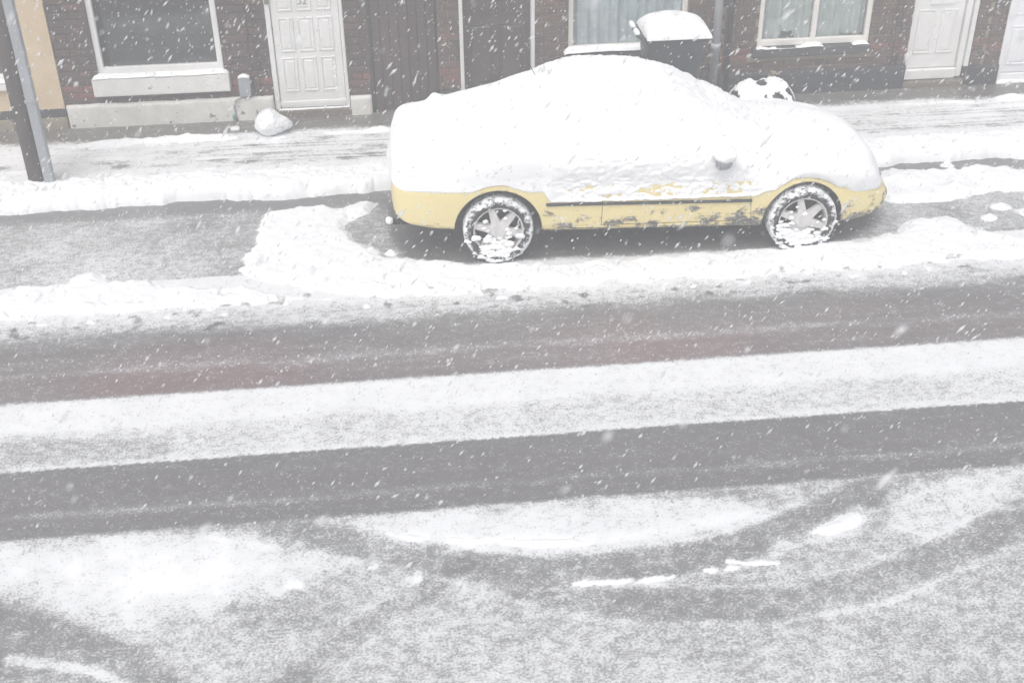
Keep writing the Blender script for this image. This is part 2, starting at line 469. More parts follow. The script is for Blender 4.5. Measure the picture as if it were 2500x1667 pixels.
T = T - 0.06 * wet
for (lx, ly, rx_, ry, lh) in [(-2.75, 11.66, .45, .09, .075), (-2.1, 11.63, .28, .07, .06), (-1.75, 11.6, .2, .06, .04), (-1.2, 11.55, .3, .06, .035), (-0.7, 11.62, .35, .06, .03), (6.45, 11.72, .22, .09, .09), (6.9, 11.62, .4, .1, .06), (5.9, 11.62, .5, .07, .035), (-2.5, 11.5, .8, .08, .02), (-3.7, 10.72, .09, .06, .06), (-0.2, 11.62, .15, .05, .05)]:
    T = T + lh * np.exp(-(((X - lx) / rx_) ** 2 + ((Y - ly) / ry) ** 2)) * (1 + .35 * W2)
D = np.where(T > -0.006, np.maximum(D, 0.85), D)
Q = grid_quads(len(gx2), len(gy2))
Zp = PZ + 0.003 * W1
me = fast_mesh('pavement', np.stack([X.ravel(), Y.ravel(), Zp.ravel()], -1), Q, M_PAVE)
a = me.attributes.new('dust', 'FLOAT', 'POINT'); a.data.foreach_set('value', np.clip(D, 0, 1.1).astype(np.float32).ravel())
pavement = link('pavement', me)
tag(pavement, 'narrow pavement with trodden streaky snow along the terrace', 'pavement', kind='structure')
keep = (T > -0.006).ravel()
Qk = Q[keep[Q].any(1)]
Vs, Qk, _ = compact(np.stack([X.ravel(), Y.ravel(), (Zp + T).ravel()], -1), Qk)
tag(link('pavement_snow', fast_mesh('pavement_snow', Vs, Qk, M_SNOW)), 'low drifts of trodden snow lying on the pavement', 'snow', kind='stuff')

M_STONE = paint('kerb granite', (0.10, 0.10, 0.105), (0.17, 0.17, 0.175), 14, 0.7, 120, 0.3)
x = -9.0
kb = None
while x < 13.0:
    if kb is None:
        kb = MB().box(0.004, 0.911, 0, 0.125, -0.08, 0.09, 0.012, 2).build('kerb_stone', M_STONE, pavement)
        kb.location = (x, KERB_Y, 0)
    else:
        c = kb.copy(); COL.objects.link(c); c.parent = pavement; c.location = (x, KERB_Y + random.uniform(-.004, .004), random.uniform(-.004, .004))
    x += 0.915

# ridge of snow along the kerb, bulging over its edge
gx3 = np.arange(-5.6, 9.4, 0.013); gy3 = np.arange(10.12, 10.95, 0.011)
X, Y = np.meshgrid(gx3, gy3)
W1 = fbm(X, Y, 1.4, 4, 71); W2 = fbm(X, Y, 6, 4, 72); W3 = fbm(X, Y, 22, 3, 73)
front = 10.30 + 0.07 * fbm(X, 0 * X, 1.1, 3, 75) + 0.075 * fbm(X, Y * .5, 5, 4, 76)
front = front + 0.04 * np.exp(-((X + 0.30) / .40) ** 2) - 0.06 * np.exp(-((X + 3.6) / .3) ** 2)
front = front + 0.05 * sst(-0.15, 0.2, X) * sst(4.3, 3.9, X)
front = np.minimum(front, 10.355)
t = Y - front + 0.012 * W2
Zk = -0.03 + (0.135 + PZ * .45) * np.sqrt(np.clip(t / 0.11, 0, 1)) + 0.03 * W1 * sst(0, .1, t) + 0.034 * W2 + 0.014 * W3
Zk = np.where((t > 0.02) & (Y > KERB_Y - 0.03), np.maximum(Zk, 0.122 + 0.012 * W3), Zk)
Zk = np.where(t < 0, -0.06, Zk)
Zk = Zk - (0.10 + .02 * W2) * sst(10.63, 10.88, Y + 0.05 * W1 + .03 * W2)
Q = grid_quads(len(gx3), len(gy3))
base = np.where(Y < KERB_Y, -0.012, PZ - 0.02)
keep = (Zk > base).ravel()
Qk = Q[keep[Q].any(1)]
Vs, Qk, _ = compact(np.stack([X.ravel(), Y.ravel(), Zk.ravel()], -1), Qk)
tag(link('kerb_snow', fast_mesh('kerb_snow', Vs, Qk, M_SNOW)), 'rounded ridge of white snow heaped along the kerb edge', 'snow', kind='stuff')

# ------------------------------------------------------------------ houses
def brick_mat(name, cols):
    mt, n, l, bs = new_mat(name)
    oi = n.new('ShaderNodeObjectInfo')
    cr = n.new('ShaderNodeValToRGB'); cr.color_ramp.interpolation = 'LINEAR'
    els = cr.color_ramp.elements
    for i, c in enumerate(cols):
        p = i / (len(cols) - 1)
        e = els[i] if i < 2 else els.new(p)
        e.position = p; e.color = (*c, 1)
    l.new(oi.outputs['Random'], cr.inputs[0])
    t = tex(n, l, 'ShaderNodeTexNoise', 22, 5, 0.65)
    f = math_n(n, l, 'MULTIPLY_ADD', t.outputs[0], 2.0, -0.55, clamp=True)
    l.new(mix_c(n, l, f, cr.outputs[0], (0.05, 0.042, 0.042)), bs.inputs['Base Color'])
    bs.inputs['Roughness'].default_value = 0.85
    b = tex(n, l, 'ShaderNodeTexNoise', 90, 4)
    bump(n, l, bs, b.outputs[0], 0.5, 0.004)
    return mt

M_BRICK_A = brick_mat('sooty brown brick', [(0.05, 0.032, 0.03), (0.13, 0.065, 0.055), (0.06, 0.042, 0.04), (0.17, 0.075, 0.06), (0.065, 0.045, 0.042)])
M_BRICK_B = brick_mat('brown brick', [(0.08, 0.05, 0.042), (0.18, 0.09, 0.068), (0.10, 0.068, 0.056), (0.21, 0.10, 0.075), (0.09, 0.065, 0.055)])
M_BRICK_C = brick_mat('dark brown brick', [(0.07, 0.045, 0.038), (0.15, 0.08, 0.06), (0.09, 0.062, 0.052), (0.17, 0.09, 0.068), (0.08, 0.058, 0.048)])
M_BRICK_RED = brick_mat('red brick course', [(0.22, 0.07, 0.05), (0.28, 0.095, 0.07), (0.13, 0.06, 0.05), (0.33, 0.11, 0.075)])
M_MORTAR_DARK = paint('dark mortar', (0.07, 0.06, 0.055), (0.12, 0.10, 0.09), 20, 0.9)
M_MORTAR = paint('buff mortar', (0.20, 0.165, 0.125), (0.28, 0.235, 0.18), 20, 0.9)
M_CREAM = paint('cream render', (0.52, 0.40, 0.26), (0.60, 0.48, 0.33), 5, 0.85, 90, 0.5, 0.006)
M_CREAM_LOW = paint('rough ochre plinth', (0.30, 0.25, 0.17), (0.20, 0.175, 0.14), 12, 0.9, 45, 0.6, 0.01, wear=0.60, wear_col=(0.10, 0.09, 0.08))
M_BLACKBAND = paint('black painted plinth', (0.022, 0.025, 0.032), (0.035, 0.038, 0.045), 8, 0.7, 70, 0.4, 0.004, wear=0.61, wear_col=(0.33, 0.26, 0.17), wear_scale=5.0)
M_WHITEPLINTH = paint('chipped white plinth paint', (0.56, 0.55, 0.51), (0.68, 0.67, 0.64), 7, 0.75, 38, 0.5, 0.006, wear=0.62, wear_col=(0.17, 0.16, 0.14), wear_scale=11.0)
M_WHITE = paint('white gloss paint', (0.64, 0.635, 0.62), (0.75, 0.75, 0.745), 3, 0.4, 30, 0.08, wear=0.70, wear_col=(0.42, 0.40, 0.36), wear_scale=16.0)
M_WHITE_COOL = paint('cool white gloss paint', (0.70, 0.71, 0.74), (0.76, 0.77, 0.79), 3, 0.38, 30, 0.06)
M_CREAMFRAME = paint('cream window frame', (0.66, 0.64, 0.60), (0.72, 0.70, 0.66), 4, 0.45, 30, 0.06)
M_SILL = paint('painted stone sill', (0.62, 0.61, 0.59), (0.72, 0.71, 0.69), 9, 0.7, 50, 0.4, 0.004, wear=0.67, wear_col=(0.2, 0.19, 0.18))
M_DARKSILL = paint('dark slate sill', (0.035, 0.037, 0.042), (0.06, 0.06, 0.065), 9, 0.7)
M_PLANK = paint('dark brown stained planks', (0.05, 0.034, 0.031), (0.075, 0.05, 0.045), 12, 0.6, 30, 0.2, randomise=0.25)
M_DARKDOOR = paint('dark brown door paint', (0.045, 0.035, 0.033), (0.065, 0.05, 0.046), 5, 0.45)
M_STEP = paint('worn stone step', (0.12, 0.10, 0.08), (0.19, 0.16, 0.13), 11, 0.85, 60, 0.4)
M_GREYBOX = paint('grey plastic', (0.24, 0.26, 0.29), (0.29, 0.31, 0.34), 6, 0.5)
M_PIPE = paint('grey painted downpipe', (0.34, 0.36, 0.385), (0.42, 0.44, 0.46), 9, 0.5, wear=0.68, wear_col=(0.12, 0.12, 0.12))
M_BLACK = paint('black rubber', (0.018, 0.018, 0.02), (0.03, 0.03, 0.032), 12, 0.6)
M_METAL = paint('dull metal', (0.42, 0.42, 0.43), (0.55, 0.55, 0.56), 8, 0.35)
M_METAL.node_tree.nodes['Principled BSDF'].inputs['Metallic'].default_value = 0.7
M_NUM = paint('dark grey numerals', (0.10, 0.10, 0.105), (0.14, 0.14, 0.145), 20, 0.5)
M_ROOM = paint('dim room', (0.05, 0.055, 0.06), (0.08, 0.085, 0.09), 2, 0.9)
M_ROOM2 = paint('dim room wallpaper', (0.10, 0.11, 0.11), (0.15, 0.16, 0.16), 2, 0.9)

def glass_mat():
    mt, n, l, bs = new_mat('window glass')
    n.remove(bs)
    out = n['Material Output']
    tr = n.new('ShaderNodeBsdfTransparent'); tr.inputs[0].default_value = (0.86, 0.89, 0.89, 1)
    gl = n.new('ShaderNodeBsdfGlossy'); gl.inputs['Roughness'].default_value = 0.03
    t = tex(n, l, 'ShaderNodeTexNoise', 1.5, 2)
    b = n.new('ShaderNodeBump'); b.inputs['Strength'].default_value = 0.06; b.inputs['Distance'].default_value = 0.05
    l.new(t.outputs[0], b.inputs['Height']); l.new(b.outputs[0], gl.inputs['Normal'])
    lw = n.new('ShaderNodeLayerWeight'); lw.inputs['Blend'].default_value = 0.5
    fac_ = math_n(n, l, 'MULTIPLY_ADD', math_n(n, l, 'POWER', lw.outputs['Facing'], 4.0), 0.7, 0.07, clamp=True)
    mx = n.new('ShaderNodeMixShader')
    l.new(fac_, mx.inputs[0]); l.new(tr.outputs[0], mx.inputs[1]); l.new(gl.outputs[0], mx.inputs[2])
    l.new(mx.outputs[0], out.inputs['Surface'])
    return mt
M_GLASS = glass_mat()

def net_mat(name, col, alpha):
    mt, n, l, bs = new_mat(name)
    bs.inputs['Base Color'].default_value = (*col, 1)
    bs.inputs['Roughness'].default_value = 0.9
    t = tex(n, l, 'ShaderNodeTexNoise', 14, 5, 0.6, (1, 1, 0.35))
    a_ = math_n(n, l, 'MULTIPLY_ADD', t.outputs[0], 0.8, alpha - 0.4, clamp=True)
    l.new(a_, bs.inputs['Alpha'])
    return mt
M_NET = net_mat('white net curtain', (0.80, 0.82, 0.86), 0.97)
M_NET2 = net_mat('grey net curtain', (0.66, 0.68, 0.66), 0.90)

# shared brick meshes: chamfered fronts, a little uneven, centred in x and z, front face at y = 0
def brick_meshes(length, nvar=3):
    out = []
    for k in range(nvar):
        L, H, c, dp = length / 2, 0.0325, 0.005, 0.045
        j = lambda s: random.uniform(-s, s)
        fr = [(-L + c + j(.002), j(.0015), -H + c + j(.0015)), (L - c + j(.002), j(.0015), -H + c + j(.0015)), (L - c + j(.002), j(.0015), H - c + j(.0015)), (-L + c + j(.002), j(.0015), H - c + j(.0015))]
        md = [(-L, c, -H), (L, c, -H), (L, c, H), (-L, c, H)]
        bk = [(-L, dp, -H), (L, dp, -H), (L, dp, H), (-L, dp, H)]
        v = fr + md + bk
        f = [(0, 1, 2, 3)]
        for a_, b_ in ((0, 4), (4, 8)):
            for i in range(4):
                i2 = (i + 1) % 4
                f.append((a_ + i, b_ + i, b_ + i2, a_ + i2))
        me = bpy.data.meshes.new('brick'); me.from_pydata(v, [], f); me.update()
        me.materials.append(None)
        out.append(me)
    return out
STRETCH, HEAD = brick_meshes(0.215), brick_meshes(0.1025)
COURSE = 0.075
BRICK_TOP = 1.62            # courses above are out of the picture and stay joined

def wall_boxes(mb, x0, x1, z0, z1, holes, y0, y1):
    xs = sorted({x0, x1, *[min(max(h[i], x0), x1) for h in holes for i in (0, 1)]})
    for a_, b_ in zip(xs[:-1], xs[1:]):
        mid = (a_ + b_) / 2
        zs = z0
        for h in sorted([h for h in holes if h[0] < mid < h[1]], key=lambda q: q[2]):
            if h[2] > zs: mb.box(a_, b_, y0, y1, zs, h[2])
            zs = max(zs, h[3])
        if zs < z1: mb.box(a_, b_, y0, y1, zs, z1)

def lay_bricks(house, x0, x1, z0, z1, holes, mat, red_z, seed):
    rr = random.Random(seed)
    up_v, up_f = [], []
    nc = int((z1 - z0) / COURSE)
    for c in range(nc):
        zc = z0 + c * COURSE + 0.0375
        segs = [(x0, x1)]
        for h in holes:
            if h[2] < zc + 0.02 and h[3] > zc - 0.02:
                ns = []
                for a_, b_ in segs:
                    if h[1] <= a_ or h[0] >= b_: ns.append((a_, b_)); continue
                    if h[0] > a_: ns.append((a_, h[0]))
                    if h[1] < b_: ns.append((h[1], b_))
                segs = ns
        # Flemish bond, one shared rhythm for the house
        per = 0.215 + 0.1025 + 0.02
        off = (per / 2 if c % 2 else 0.0)
        k0 = math.floor((x0 - off) / per) - 1
        xx = k0 * per + off
        while xx < x1:
            for L, fam in ((0.215, STRETCH), (0.1025, HEAD)):
                ba, bb = xx, xx + L
                xx += L + 0.01
                for sa, sb in segs:
                    a_, b_ = max(ba, sa + 0.003), min(bb, sb - 0.003)
                    if b_ - a_ < 0.03: continue
                    me = fam[rr.randrange(3)]
                    yj = rr.uniform(-0.003, 0.003)
                    mt = M_BRICK_RED if (red_z[0] < zc < red_z[1] and rr.random() < 0.8) else mat
                    if zc < BRICK_TOP:
                        o = bpy.data.objects.new('brick', me)
                        COL.objects.link(o); o.parent = house
                        o.location = ((a_ + b_) / 2, WALL_Y + yj, zc)
                        o.scale = ((b_ - a_) / L, 1, 1)
                        o.rotation_euler = (0, rr.uniform(-.006, .006), 0)
                        o.material_slots[0].link = 'OBJECT'
                        o.material_slots[0].material = mt
                    else:
                        n0 = len(up_v)
                        for v in me.vertices:
                            up_v.append((v.co.x * (b_ - a_) / L + (a_ + b_) / 2, v.co.y + WALL_Y + yj, v.co.z + zc))
                        for p in me.polygons: up_f.append(tuple(n0 + i for i in p.vertices))
    if up_v:
        o = mesh_obj('upper_brickwork', up_v, up_f, mat, house)
        o['kind'] = 'stuff'

def snow_strip(name, x0, x1, y0, y1, z, h, seed, parent, ragged=0.0, mat=None, amp=0.35):
    """a loaf of snow lying along a ledge"""
    nx, ny = max(8, int((x1 - x0) / 0.015)), 12
    gx_ = np.linspace(x0, x1, nx); gv = np.linspace(0, 1, ny)
    XX, VV = np.meshgrid(gx_, gv)
    prof = np.power(np.clip(np.sin(np.pi * (0.02 + 0.96 * VV)), 0, 1), 0.45)
    ends = np.sqrt(np.clip(np.minimum(XX - x0, x1 - XX) / 0.05, 0, 1))
    hh = h * prof * ends * (1 + amp * fbm(XX, VV * .3, 7, 4, seed) + amp * .8 * fbm(XX, 0 * XX, 2.2, 2, seed + 9))
    if ragged: hh = hh * sst(-0.1, 0.4, ragged + fbm(XX, 0 * XX, 2.4, 3, seed + 4))
    fy = y0 - 0.012 * fbm(XX, 0 * XX, 9, 3, seed + 2)
    YY = fy + VV * (y1 - fy)
    V_ = np.stack([XX.ravel(), YY.ravel(), (z - 0.002 + hh).ravel()], -1)
    # front lip closes downwards
    me = fast_mesh(name, V_, grid_quads(nx, ny), mat or M_SNOW_FINE)
    return link(name, me, parent)

def curtain(name, x0, x1, y, z0, z1, mat, seed, parent, folds=16, amp=0.022, swag=None):
    nx, nz = int((x1 - x0) / 0.006), 30
    gx_ = np.linspace(x0, x1, nx); gz_ = np.linspace(z0, z1, nz)
    XX, ZZ = np.meshgrid(gx_, gz_)
    ph = XX / (x1 - x0) * folds * 2 * np.pi + 2.5 * fbm(XX, 0 * XX, 3, 3, seed) + 0.5 * (ZZ - z0)
    YY = y + amp * np.sin(ph) + amp * 0.8 * np.sin(ph * 0.37 + 1.3)
    V_ = np.stack([XX.ravel(), YY.ravel(), ZZ.ravel()], -1)
    Q_ = grid_quads(nx, nz)
    if swag is not None:
        # tied-back nets: a gap opens below the curve
        xm = XX.ravel(); zm = ZZ.ravel()
        cut = zm < swag(xm)
        Q_ = Q_[~cut[Q_].all(1)]
        V_, Q_, _ = compact(V_, Q_)
    return link(name, fast_mesh(name, V_, Q_, mat), parent)

def room(parent, x0, x1, z0, z1, mat, y=12.32, depth=1.6):
    mb = MB()
    b = mb.bm
    ys_ = (y, y + depth)
    v = [b.verts.new((xx, yy, zz)) for yy in ys_ for zz in (z0 - .3, z1 + .2) for xx in (x0 - .3, x1 + .3)]
    for f in ((4, 5, 7, 6), (0, 1, 5, 4), (2, 3, 7, 6), (0, 2, 6, 4), (1, 3, 7, 5)):
        b.faces.new([v[i] for i in f])
    return mb.build('room_interior', mat, parent)

def window(house, x0, x1, z0, z1, mat, fr=0.055, mull=(), y=WALL_Y + 0.045, bottom=None):
    """the frame is the window mesh, panes are its children"""
    bt = bottom or fr
    mb = MB()
    yb = y + 0.06
    mb.box(x0, x0 + fr, y, yb, z0, z1, 0.006); mb.box(x1 - fr, x1, y, yb, z0, z1, 0.006)
    mb.box(x0 + fr - .004, x1 - fr + .004, y + .003, yb - .003, z0, z0 + bt, 0.006)
    mb.box(x0 + fr - .004, x1 - fr + .004, y + .003, yb - .003, z1 - fr, z1, 0.006)
    for mx_ in mull: mb.box(mx_ - 0.027, mx_ + 0.027, y + .002, yb - .002, z0 + bt - .003, z1 - fr + .003, 0.006)
    w = mb.build('window', mat, house)
    xs = [x0 + fr] + [q for mx_ in mull for q in (mx_ - 0.027, mx_ + 0.027)] + [x1 - fr]
    for a_, b_ in zip(xs[::2], xs[1::2]):
        MB().box(a_ - .003, b_ + .003, y + 0.03, y + 0.036, z0 + bt - .003, z1 - fr + .003).build('pane', M_GLASS, w)
    return w

def door_panels(door, rects, y, mat, proud=0.010, groove=0.012):
    """raised and fielded panels in sunk surrounds"""
    for (a_, b_, c_, d_) in rects:
        bm = bmesh.new()
        rings = []
        for ins, dy in ((0.0, 0.0), (0.005, -0.012), (0.013, -0.012), (0.018, -0.0005), (0.026, -0.0005), (0.042, -0.010)):
            rings.append([bm.verts.new((xx, y + dy, zz)) for xx, zz in ((a_ + ins, c_ + ins), (b_ - ins, c_ + ins), (b_ - ins, d_ - ins), (a_ + ins, d_ - ins))])
        for A, B in zip(rings[:-1], rings[1:]):
            for i in range(4): bm.faces.new((A[i], A[(i + 1) % 4], B[(i + 1) % 4], B[i]))
        bm.faces.new(rings[-1])
        me = bpy.data.meshes.new('panel'); bmesh.ops.recalc_face_normals(bm, faces=bm.faces[:]); bm.to_mesh(me); bm.free()
        me.materials.append(mat)
        link('panel', me, door)

WALL_TOP = 3.0
# ---- cream rendered house at the left edge
hA = empty('rendered_house'); tag(hA, 'cream rendered house at the left edge behind the utility pole', 'house')
holes = [(-5.3, -3.86, 0.52, 2.1)]
mb = MB(); wall_boxes(mb, -7.4, -3.372, 0.295, WALL_TOP, holes, WALL_Y - 0.012, WALL_Y + 0.25); mb.build('wall', M_CREAM, hA)
MB().box(-7.4, -3.366, WALL_Y - 0.02, WALL_Y + 0.25, 0.205, 0.295, 0.004).build('black_band', M_BLACKBAND, hA)
MB().box(-7.4, -3.370, WALL_Y - 0.028, WALL_Y + 0.25, 0.02, 0.205, 0.006).build('plinth', M_CREAM_LOW, hA)
w = window(hA, -5.3, -3.86, 0.60, 2.1, M_WHITE)
MB().box(-5.36, -3.80, WALL_Y - 0.06, WALL_Y + 0.12, 0.52, 0.60, 0.008).build('sill', M_SILL, w)
snow_strip('sill_snow', -5.36, -3.80, WALL_Y - 0.065, WALL_Y + 0.05, 0.60, 0.03, 3, w)
room(w, -5.3, -3.86, 0.6, 2.1, M_ROOM)

# ---- brick house number 52
hB = empty('brick_house'); tag(hB, 'dark brick house with white front door numbered 52 and large single window', 'house')
WB = (-2.985, -1.735, 0.60, 2.15)
DB = (-1.262, -0.495, 0.15, 2.2)
PB = (-0.262, 0.452, 0.075, 2.25)
holes = [WB, (DB[0], DB[1], 0.0, DB[3]), (PB[0], 0.095, 0.0, PB[3]), (-3.05, -1.68, 0.41, 0.60)]
mb = MB(); wall_boxes(mb, -3.368, 0.095, 0.02, WALL_TOP, holes, WALL_Y + 0.016, WALL_Y + 0.25); mb.build('wall', M_MORTAR_DARK, hB)
lay_bricks(hB, -3.366, 0.095, 0.295, WALL_TOP, holes, M_BRICK_A, (0.40, 0.53), 1)
# plinth: painted render of uneven thickness, in two pieces beside the door
def plinth(x0, x1, z0, z1, seed, mat, name='plinth', thick=0.045):
    nx, nz = max(6, int((x1 - x0) / 0.02)), 14
    XX, ZZ = np.meshgrid(np.linspace(x0, x1, nx), np.linspace(0, 1, nz))
    top = z1 + 0.008 * fbm(XX, 0 * XX, 4, 3, seed)
    zz = z0 + ZZ * (top - z0)
    yy = WALL_Y - thick + 0.010 * fbm(XX, zz, 5, 4, seed + 3) + np.where(ZZ > 0.98, 0.012, 0) + np.where((XX <= x0 + 1e-6) | (XX >= x1 - 1e-6), 0.012, 0)
    V_ = np.stack([XX.ravel(), yy.ravel(), zz.ravel()], -1)
    nb = len(V_)
    Vb = V_.copy(); Vb[:, 1] = WALL_Y + 0.03
    Q_ = grid_quads(nx, nz)
    ring = np.concatenate([np.arange(nx), np.arange(nx - 1, nx * nz, nx)[1:], np.arange(nx * nz - 1, nx * (nz - 1) - 1, -1)[1:], np.arange(nx * (nz - 1), -1, -nx)[1:]])
    side = np.stack([ring[:-1], ring[:-1] + nb, ring[1:] + nb, ring[1:]], -1)
    return link(name, fast_mesh(name, np.concatenate([V_, Vb]), np.concatenate([Q_, side]), mat), hB_cur)
hB_cur = hB
plinth(-3.352, -1.275, 0.03, 0.325, 5, M_WHITEPLINTH)
plinth(-0.488, -0.268, 0.03, 0.278, 8, M_WHITEPLINTH)
w = window(hB, WB[0], WB[1], WB[2], WB[3], M_WHITE, 0.06, (), WALL_Y + 0.03, bottom=0.085)
MB().box(-3.045, -1.685, WALL_Y - 0.075, WALL_Y + 0.16, 0.415, 0.60, 0.012, 2).build('sill', M_SILL, w)
snow_strip('sill_snow', -3.04, -1.69, WALL_Y - 0.082, WALL_Y + 0.05, 0.60, 0.035, 12, w)
room(w, WB[0], WB[1], WB[2], WB[3], M_ROOM)
d = MB().box(DB[0] + 0.055, DB[1] - 0.04, WALL_Y + 0.035, WALL_Y + 0.08, 0.17, DB[3] - 0.05, 0.004).build('door', M_WHITE, hB)
f = MB().box(DB[0], DB[0] + 0.05, WALL_Y + 0.005, WALL_Y + 0.12, 0.165, DB[3], 0.006).box(DB[1] - 0.036, DB[1], WALL_Y + 0.005, WALL_Y + 0.12, 0.165, DB[3], 0.006).box(DB[0] + .05, DB[1] - .036, WALL_Y + 0.008, WALL_Y + 0.12, DB[3] - .05, DB[3] - 0.002, 0.004).build('door_frame', M_WHITE, d)
rects = []
for (a_, b_) in ((-1.150, -0.995), (-0.955, -0.800), (-0.762, -0.607)):
    for (c_, d_) in ((0.345, 0.705), (0.765, 1.115), (1.180, 1.52), (1.58, 1.9)):
        rects.append((a_, b_, c_, d_))
door_panels(d, rects, WALL_Y + 0.0342, M_WHITE)
MB().box(-1.215, -0.53, WALL_Y + 0.018, WALL_Y + 0.034, 0.20, 0.245, 0.006).build('weather_bar', M_WHITE, d)
snow_strip('threshold_snow', -1.235, -0.50, WALL_Y - 0.02, WALL_Y + 0.03, 0.168, 0.012, 30, d, ragged=.35)
MB().box(DB[0] - 0.0, DB[1] + 0.0, WALL_Y - 0.03, WALL_Y + 0.2, 0.05, 0.162, 0.01).build('door_step', M_STEP, hB)
MB().tube([(-1.215 + .004, WALL_Y + .035, 1.01), (-1.215 + .004, WALL_Y + .028, 1.01)], 0.009, 10).build('keyhole', M_NUM, d)
MB().box(-1.252, -1.212, WALL_Y - 0.018, WALL_Y + 0.006, 1.268, 1.34, 0.004).build('bell_push', M_STEP, d)
fc = bpy.data.curves.new('numerals', 'FONT'); fc.body = '52'; fc.size = 0.095; fc.extrude = 0.003; fc.align_x = 'CENTER'
fo = bpy.data.objects.new('numerals', fc); COL.objects.link(fo)
bpy.context.view_layer.update()
dg = bpy.context.evaluated_depsgraph_get()
nm = bpy.data.meshes.new_from_object(fo.evaluated_get(dg))
nm.transform(Matrix.Translation((-0.885, WALL_Y + 0.024, 1.245)) @ Matrix.Rotation(math.pi / 2, 4, 'X'))
nm.materials.clear(); nm.materials.append(M_NUM)
bpy.data.objects.remove(fo); bpy.data.curves.remove(fc)
o = link('house_number', nm, d); o['label'] = 'dark numerals 52 on the white door'
# meter box, cables
mbx = MB().box(-1.60, -1.485, WALL_Y - 0.085, WALL_Y + 0.01, 0.355, 0.555, 0.008, 2).build('meter_box', M_GREYBOX, hB)
snow_strip('box_snow', -1.60, -1.485, WALL_Y - 0.087, WALL_Y - 0.005, 0.555, 0.028, 14, mbx)
MB().tube([(-1.56, WALL_Y - .05, .356), (-1.60, WALL_Y - .06, .335), (-1.655, WALL_Y - .06, .31), (-1.675, WALL_Y - .062, .26), (-1.67, WALL_Y - .062, .16), (-1.66, WALL_Y - .062, .09)], 0.009, 8).build('cable', M_GREYBOX, hB, True)
MB().box(-1.705, -1.675, WALL_Y - .075, WALL_Y - .04, .10, .16, .006).build('cable_clip', paint('green plastic', (.10, .25, .2), (.14, .3, .24), 9, .5), hB)
for cx, wv in ((-1.455, 0.010), (-1.395, 0.006)):
    MB().tube([(cx + wv * math.sin(q * 1.7), WALL_Y - 0.012 - (0.05 if q < 1 else 0), 0.10 + q * 0.24) for q in range(13)], 0.006, 6).build('cable', M_BLACK, hB, True)
# passage door of vertical planks between the two houses
pd = MB().box(PB[0] + 0.0, PB[0] + 0.028, WALL_Y + 0.01, WALL_Y + 0.14, 0.07, PB[3], 0.004).box(PB[1] - 0.02, PB[1], WALL_Y + 0.01, WALL_Y + 0.14, 0.07, PB[3], 0.004).build('passage_door', M_BLACK, hB)
npl = 7; pw = (PB[1] - 0.022 - PB[0] - 0.03) / npl
pl0 = None
for i in range(npl):
    xx = PB[0] + 0.03 + i * pw
    if pl0 is None:
        pl0 = MB().box(0.003, pw - 0.003, 0, 0.03, 0.085, PB[3] - .01, 0.006).build('plank', M_PLANK, pd); pl0.location = (xx, WALL_Y + 0.06, 0)
    else:
        c = pl0.copy(); COL.objects.link(c); c.parent = pd; c.location = (xx, WALL_Y + 0.06 + random.uniform(-.002, .002), 0)
MB().box(PB[0] + .029, PB[1] - .021, WALL_Y + 0.088, WALL_Y + 0.11, 0.08, PB[3] - .01).build('door_backing', M_BLACK, pd)
MB().box(PB[0], PB[1], WALL_Y - 0.01, WALL_Y + 0.2, 0.03, 0.078, 0.006).build('door_step', M_STEP, pd)

# ---- brick house with the net curtained window behind the car
hC = empty('brick_house'); tag(hC, 'brown brick house with net curtained window behind the yellow car', 'house')
WC = (1.79, 3.035, 0.64, 2.15)
DC = (0.668, 1.442, 0.15, 2.2)
holes = [WC, (DC[0], DC[1], 0.0, DC[3]), (0.095, PB[1], 0.0, PB[3]), (1.74, 3.09, 0.55, 0.64)]
mb = MB(); wall_boxes(mb, 0.095, 3.40, 0.02, WALL_TOP, holes, WALL_Y + 0.014, WALL_Y + 0.25); mb.build('wall', M_MORTAR, hC)
lay_bricks(hC, 0.095, 3.398, 0.295, WALL_TOP, holes, M_BRICK_B, (0.40, 0.53), 2)
hB_cur = hC
plinth(1.445, 3.39, 0.03, 0.31, 15, M_BLACKBAND)
plinth(0.455, 0.665, 0.03, 0.29, 17, M_BLACKBAND)
w = window(hC, WC[0], WC[1], WC[2], WC[3], M_CREAMFRAME, 0.052, (), WALL_Y + 0.035)
MB().box(1.745, 3.085, WALL_Y - 0.07, WALL_Y + 0.15, 0.555, 0.64, 0.01, 2).build('sill', M_DARKSILL, w)
snow_strip('sill_snow', 1.74, 3.09, WALL_Y - 0.085, WALL_Y + 0.04, 0.640, 0.068, 22, w, amp=.2)
curtain('curtain', WC[0] + .04, WC[1] - .04, WALL_Y + 0.125, WC[2] + .02, WC[3], M_NET, 5, w, 12, 0.022)
room(w, WC[0], WC[1], WC[2], WC[3], M_ROOM2)
d = MB().box(DC[0] + 0.040, DC[1] - 0.038, WALL_Y + 0.10, WALL_Y + 0.14, 0.16, DC[3] - .05, 0.004).build('door', M_DARKDOOR, hC)
d['label'] = 'dark brown door in white frame posts'
MB().box(DC[0], DC[0] + 0.038, WALL_Y - 0.006, WALL_Y + 0.15, 0.15, DC[3], 0.005).box(DC[1] - 0.036, DC[1], WALL_Y - 0.006, WALL_Y + 0.15, 0.15, DC[3], 0.005).box(DC[0] + .038, DC[1] - .036, WALL_Y - 0.003, WALL_Y + 0.15, DC[3] - .045, DC[3] - .002, 0.005).build('door_frame', M_WHITE, d)
door_panels(d, [(0.76, 1.03, 0.30, 0.95), (1.08, 1.35, 0.30, 0.95), (0.76, 1.03, 1.05, 1.95), (1.08, 1.35, 1.05, 1.95)], WALL_Y + 0.099, M_DARKDOOR)
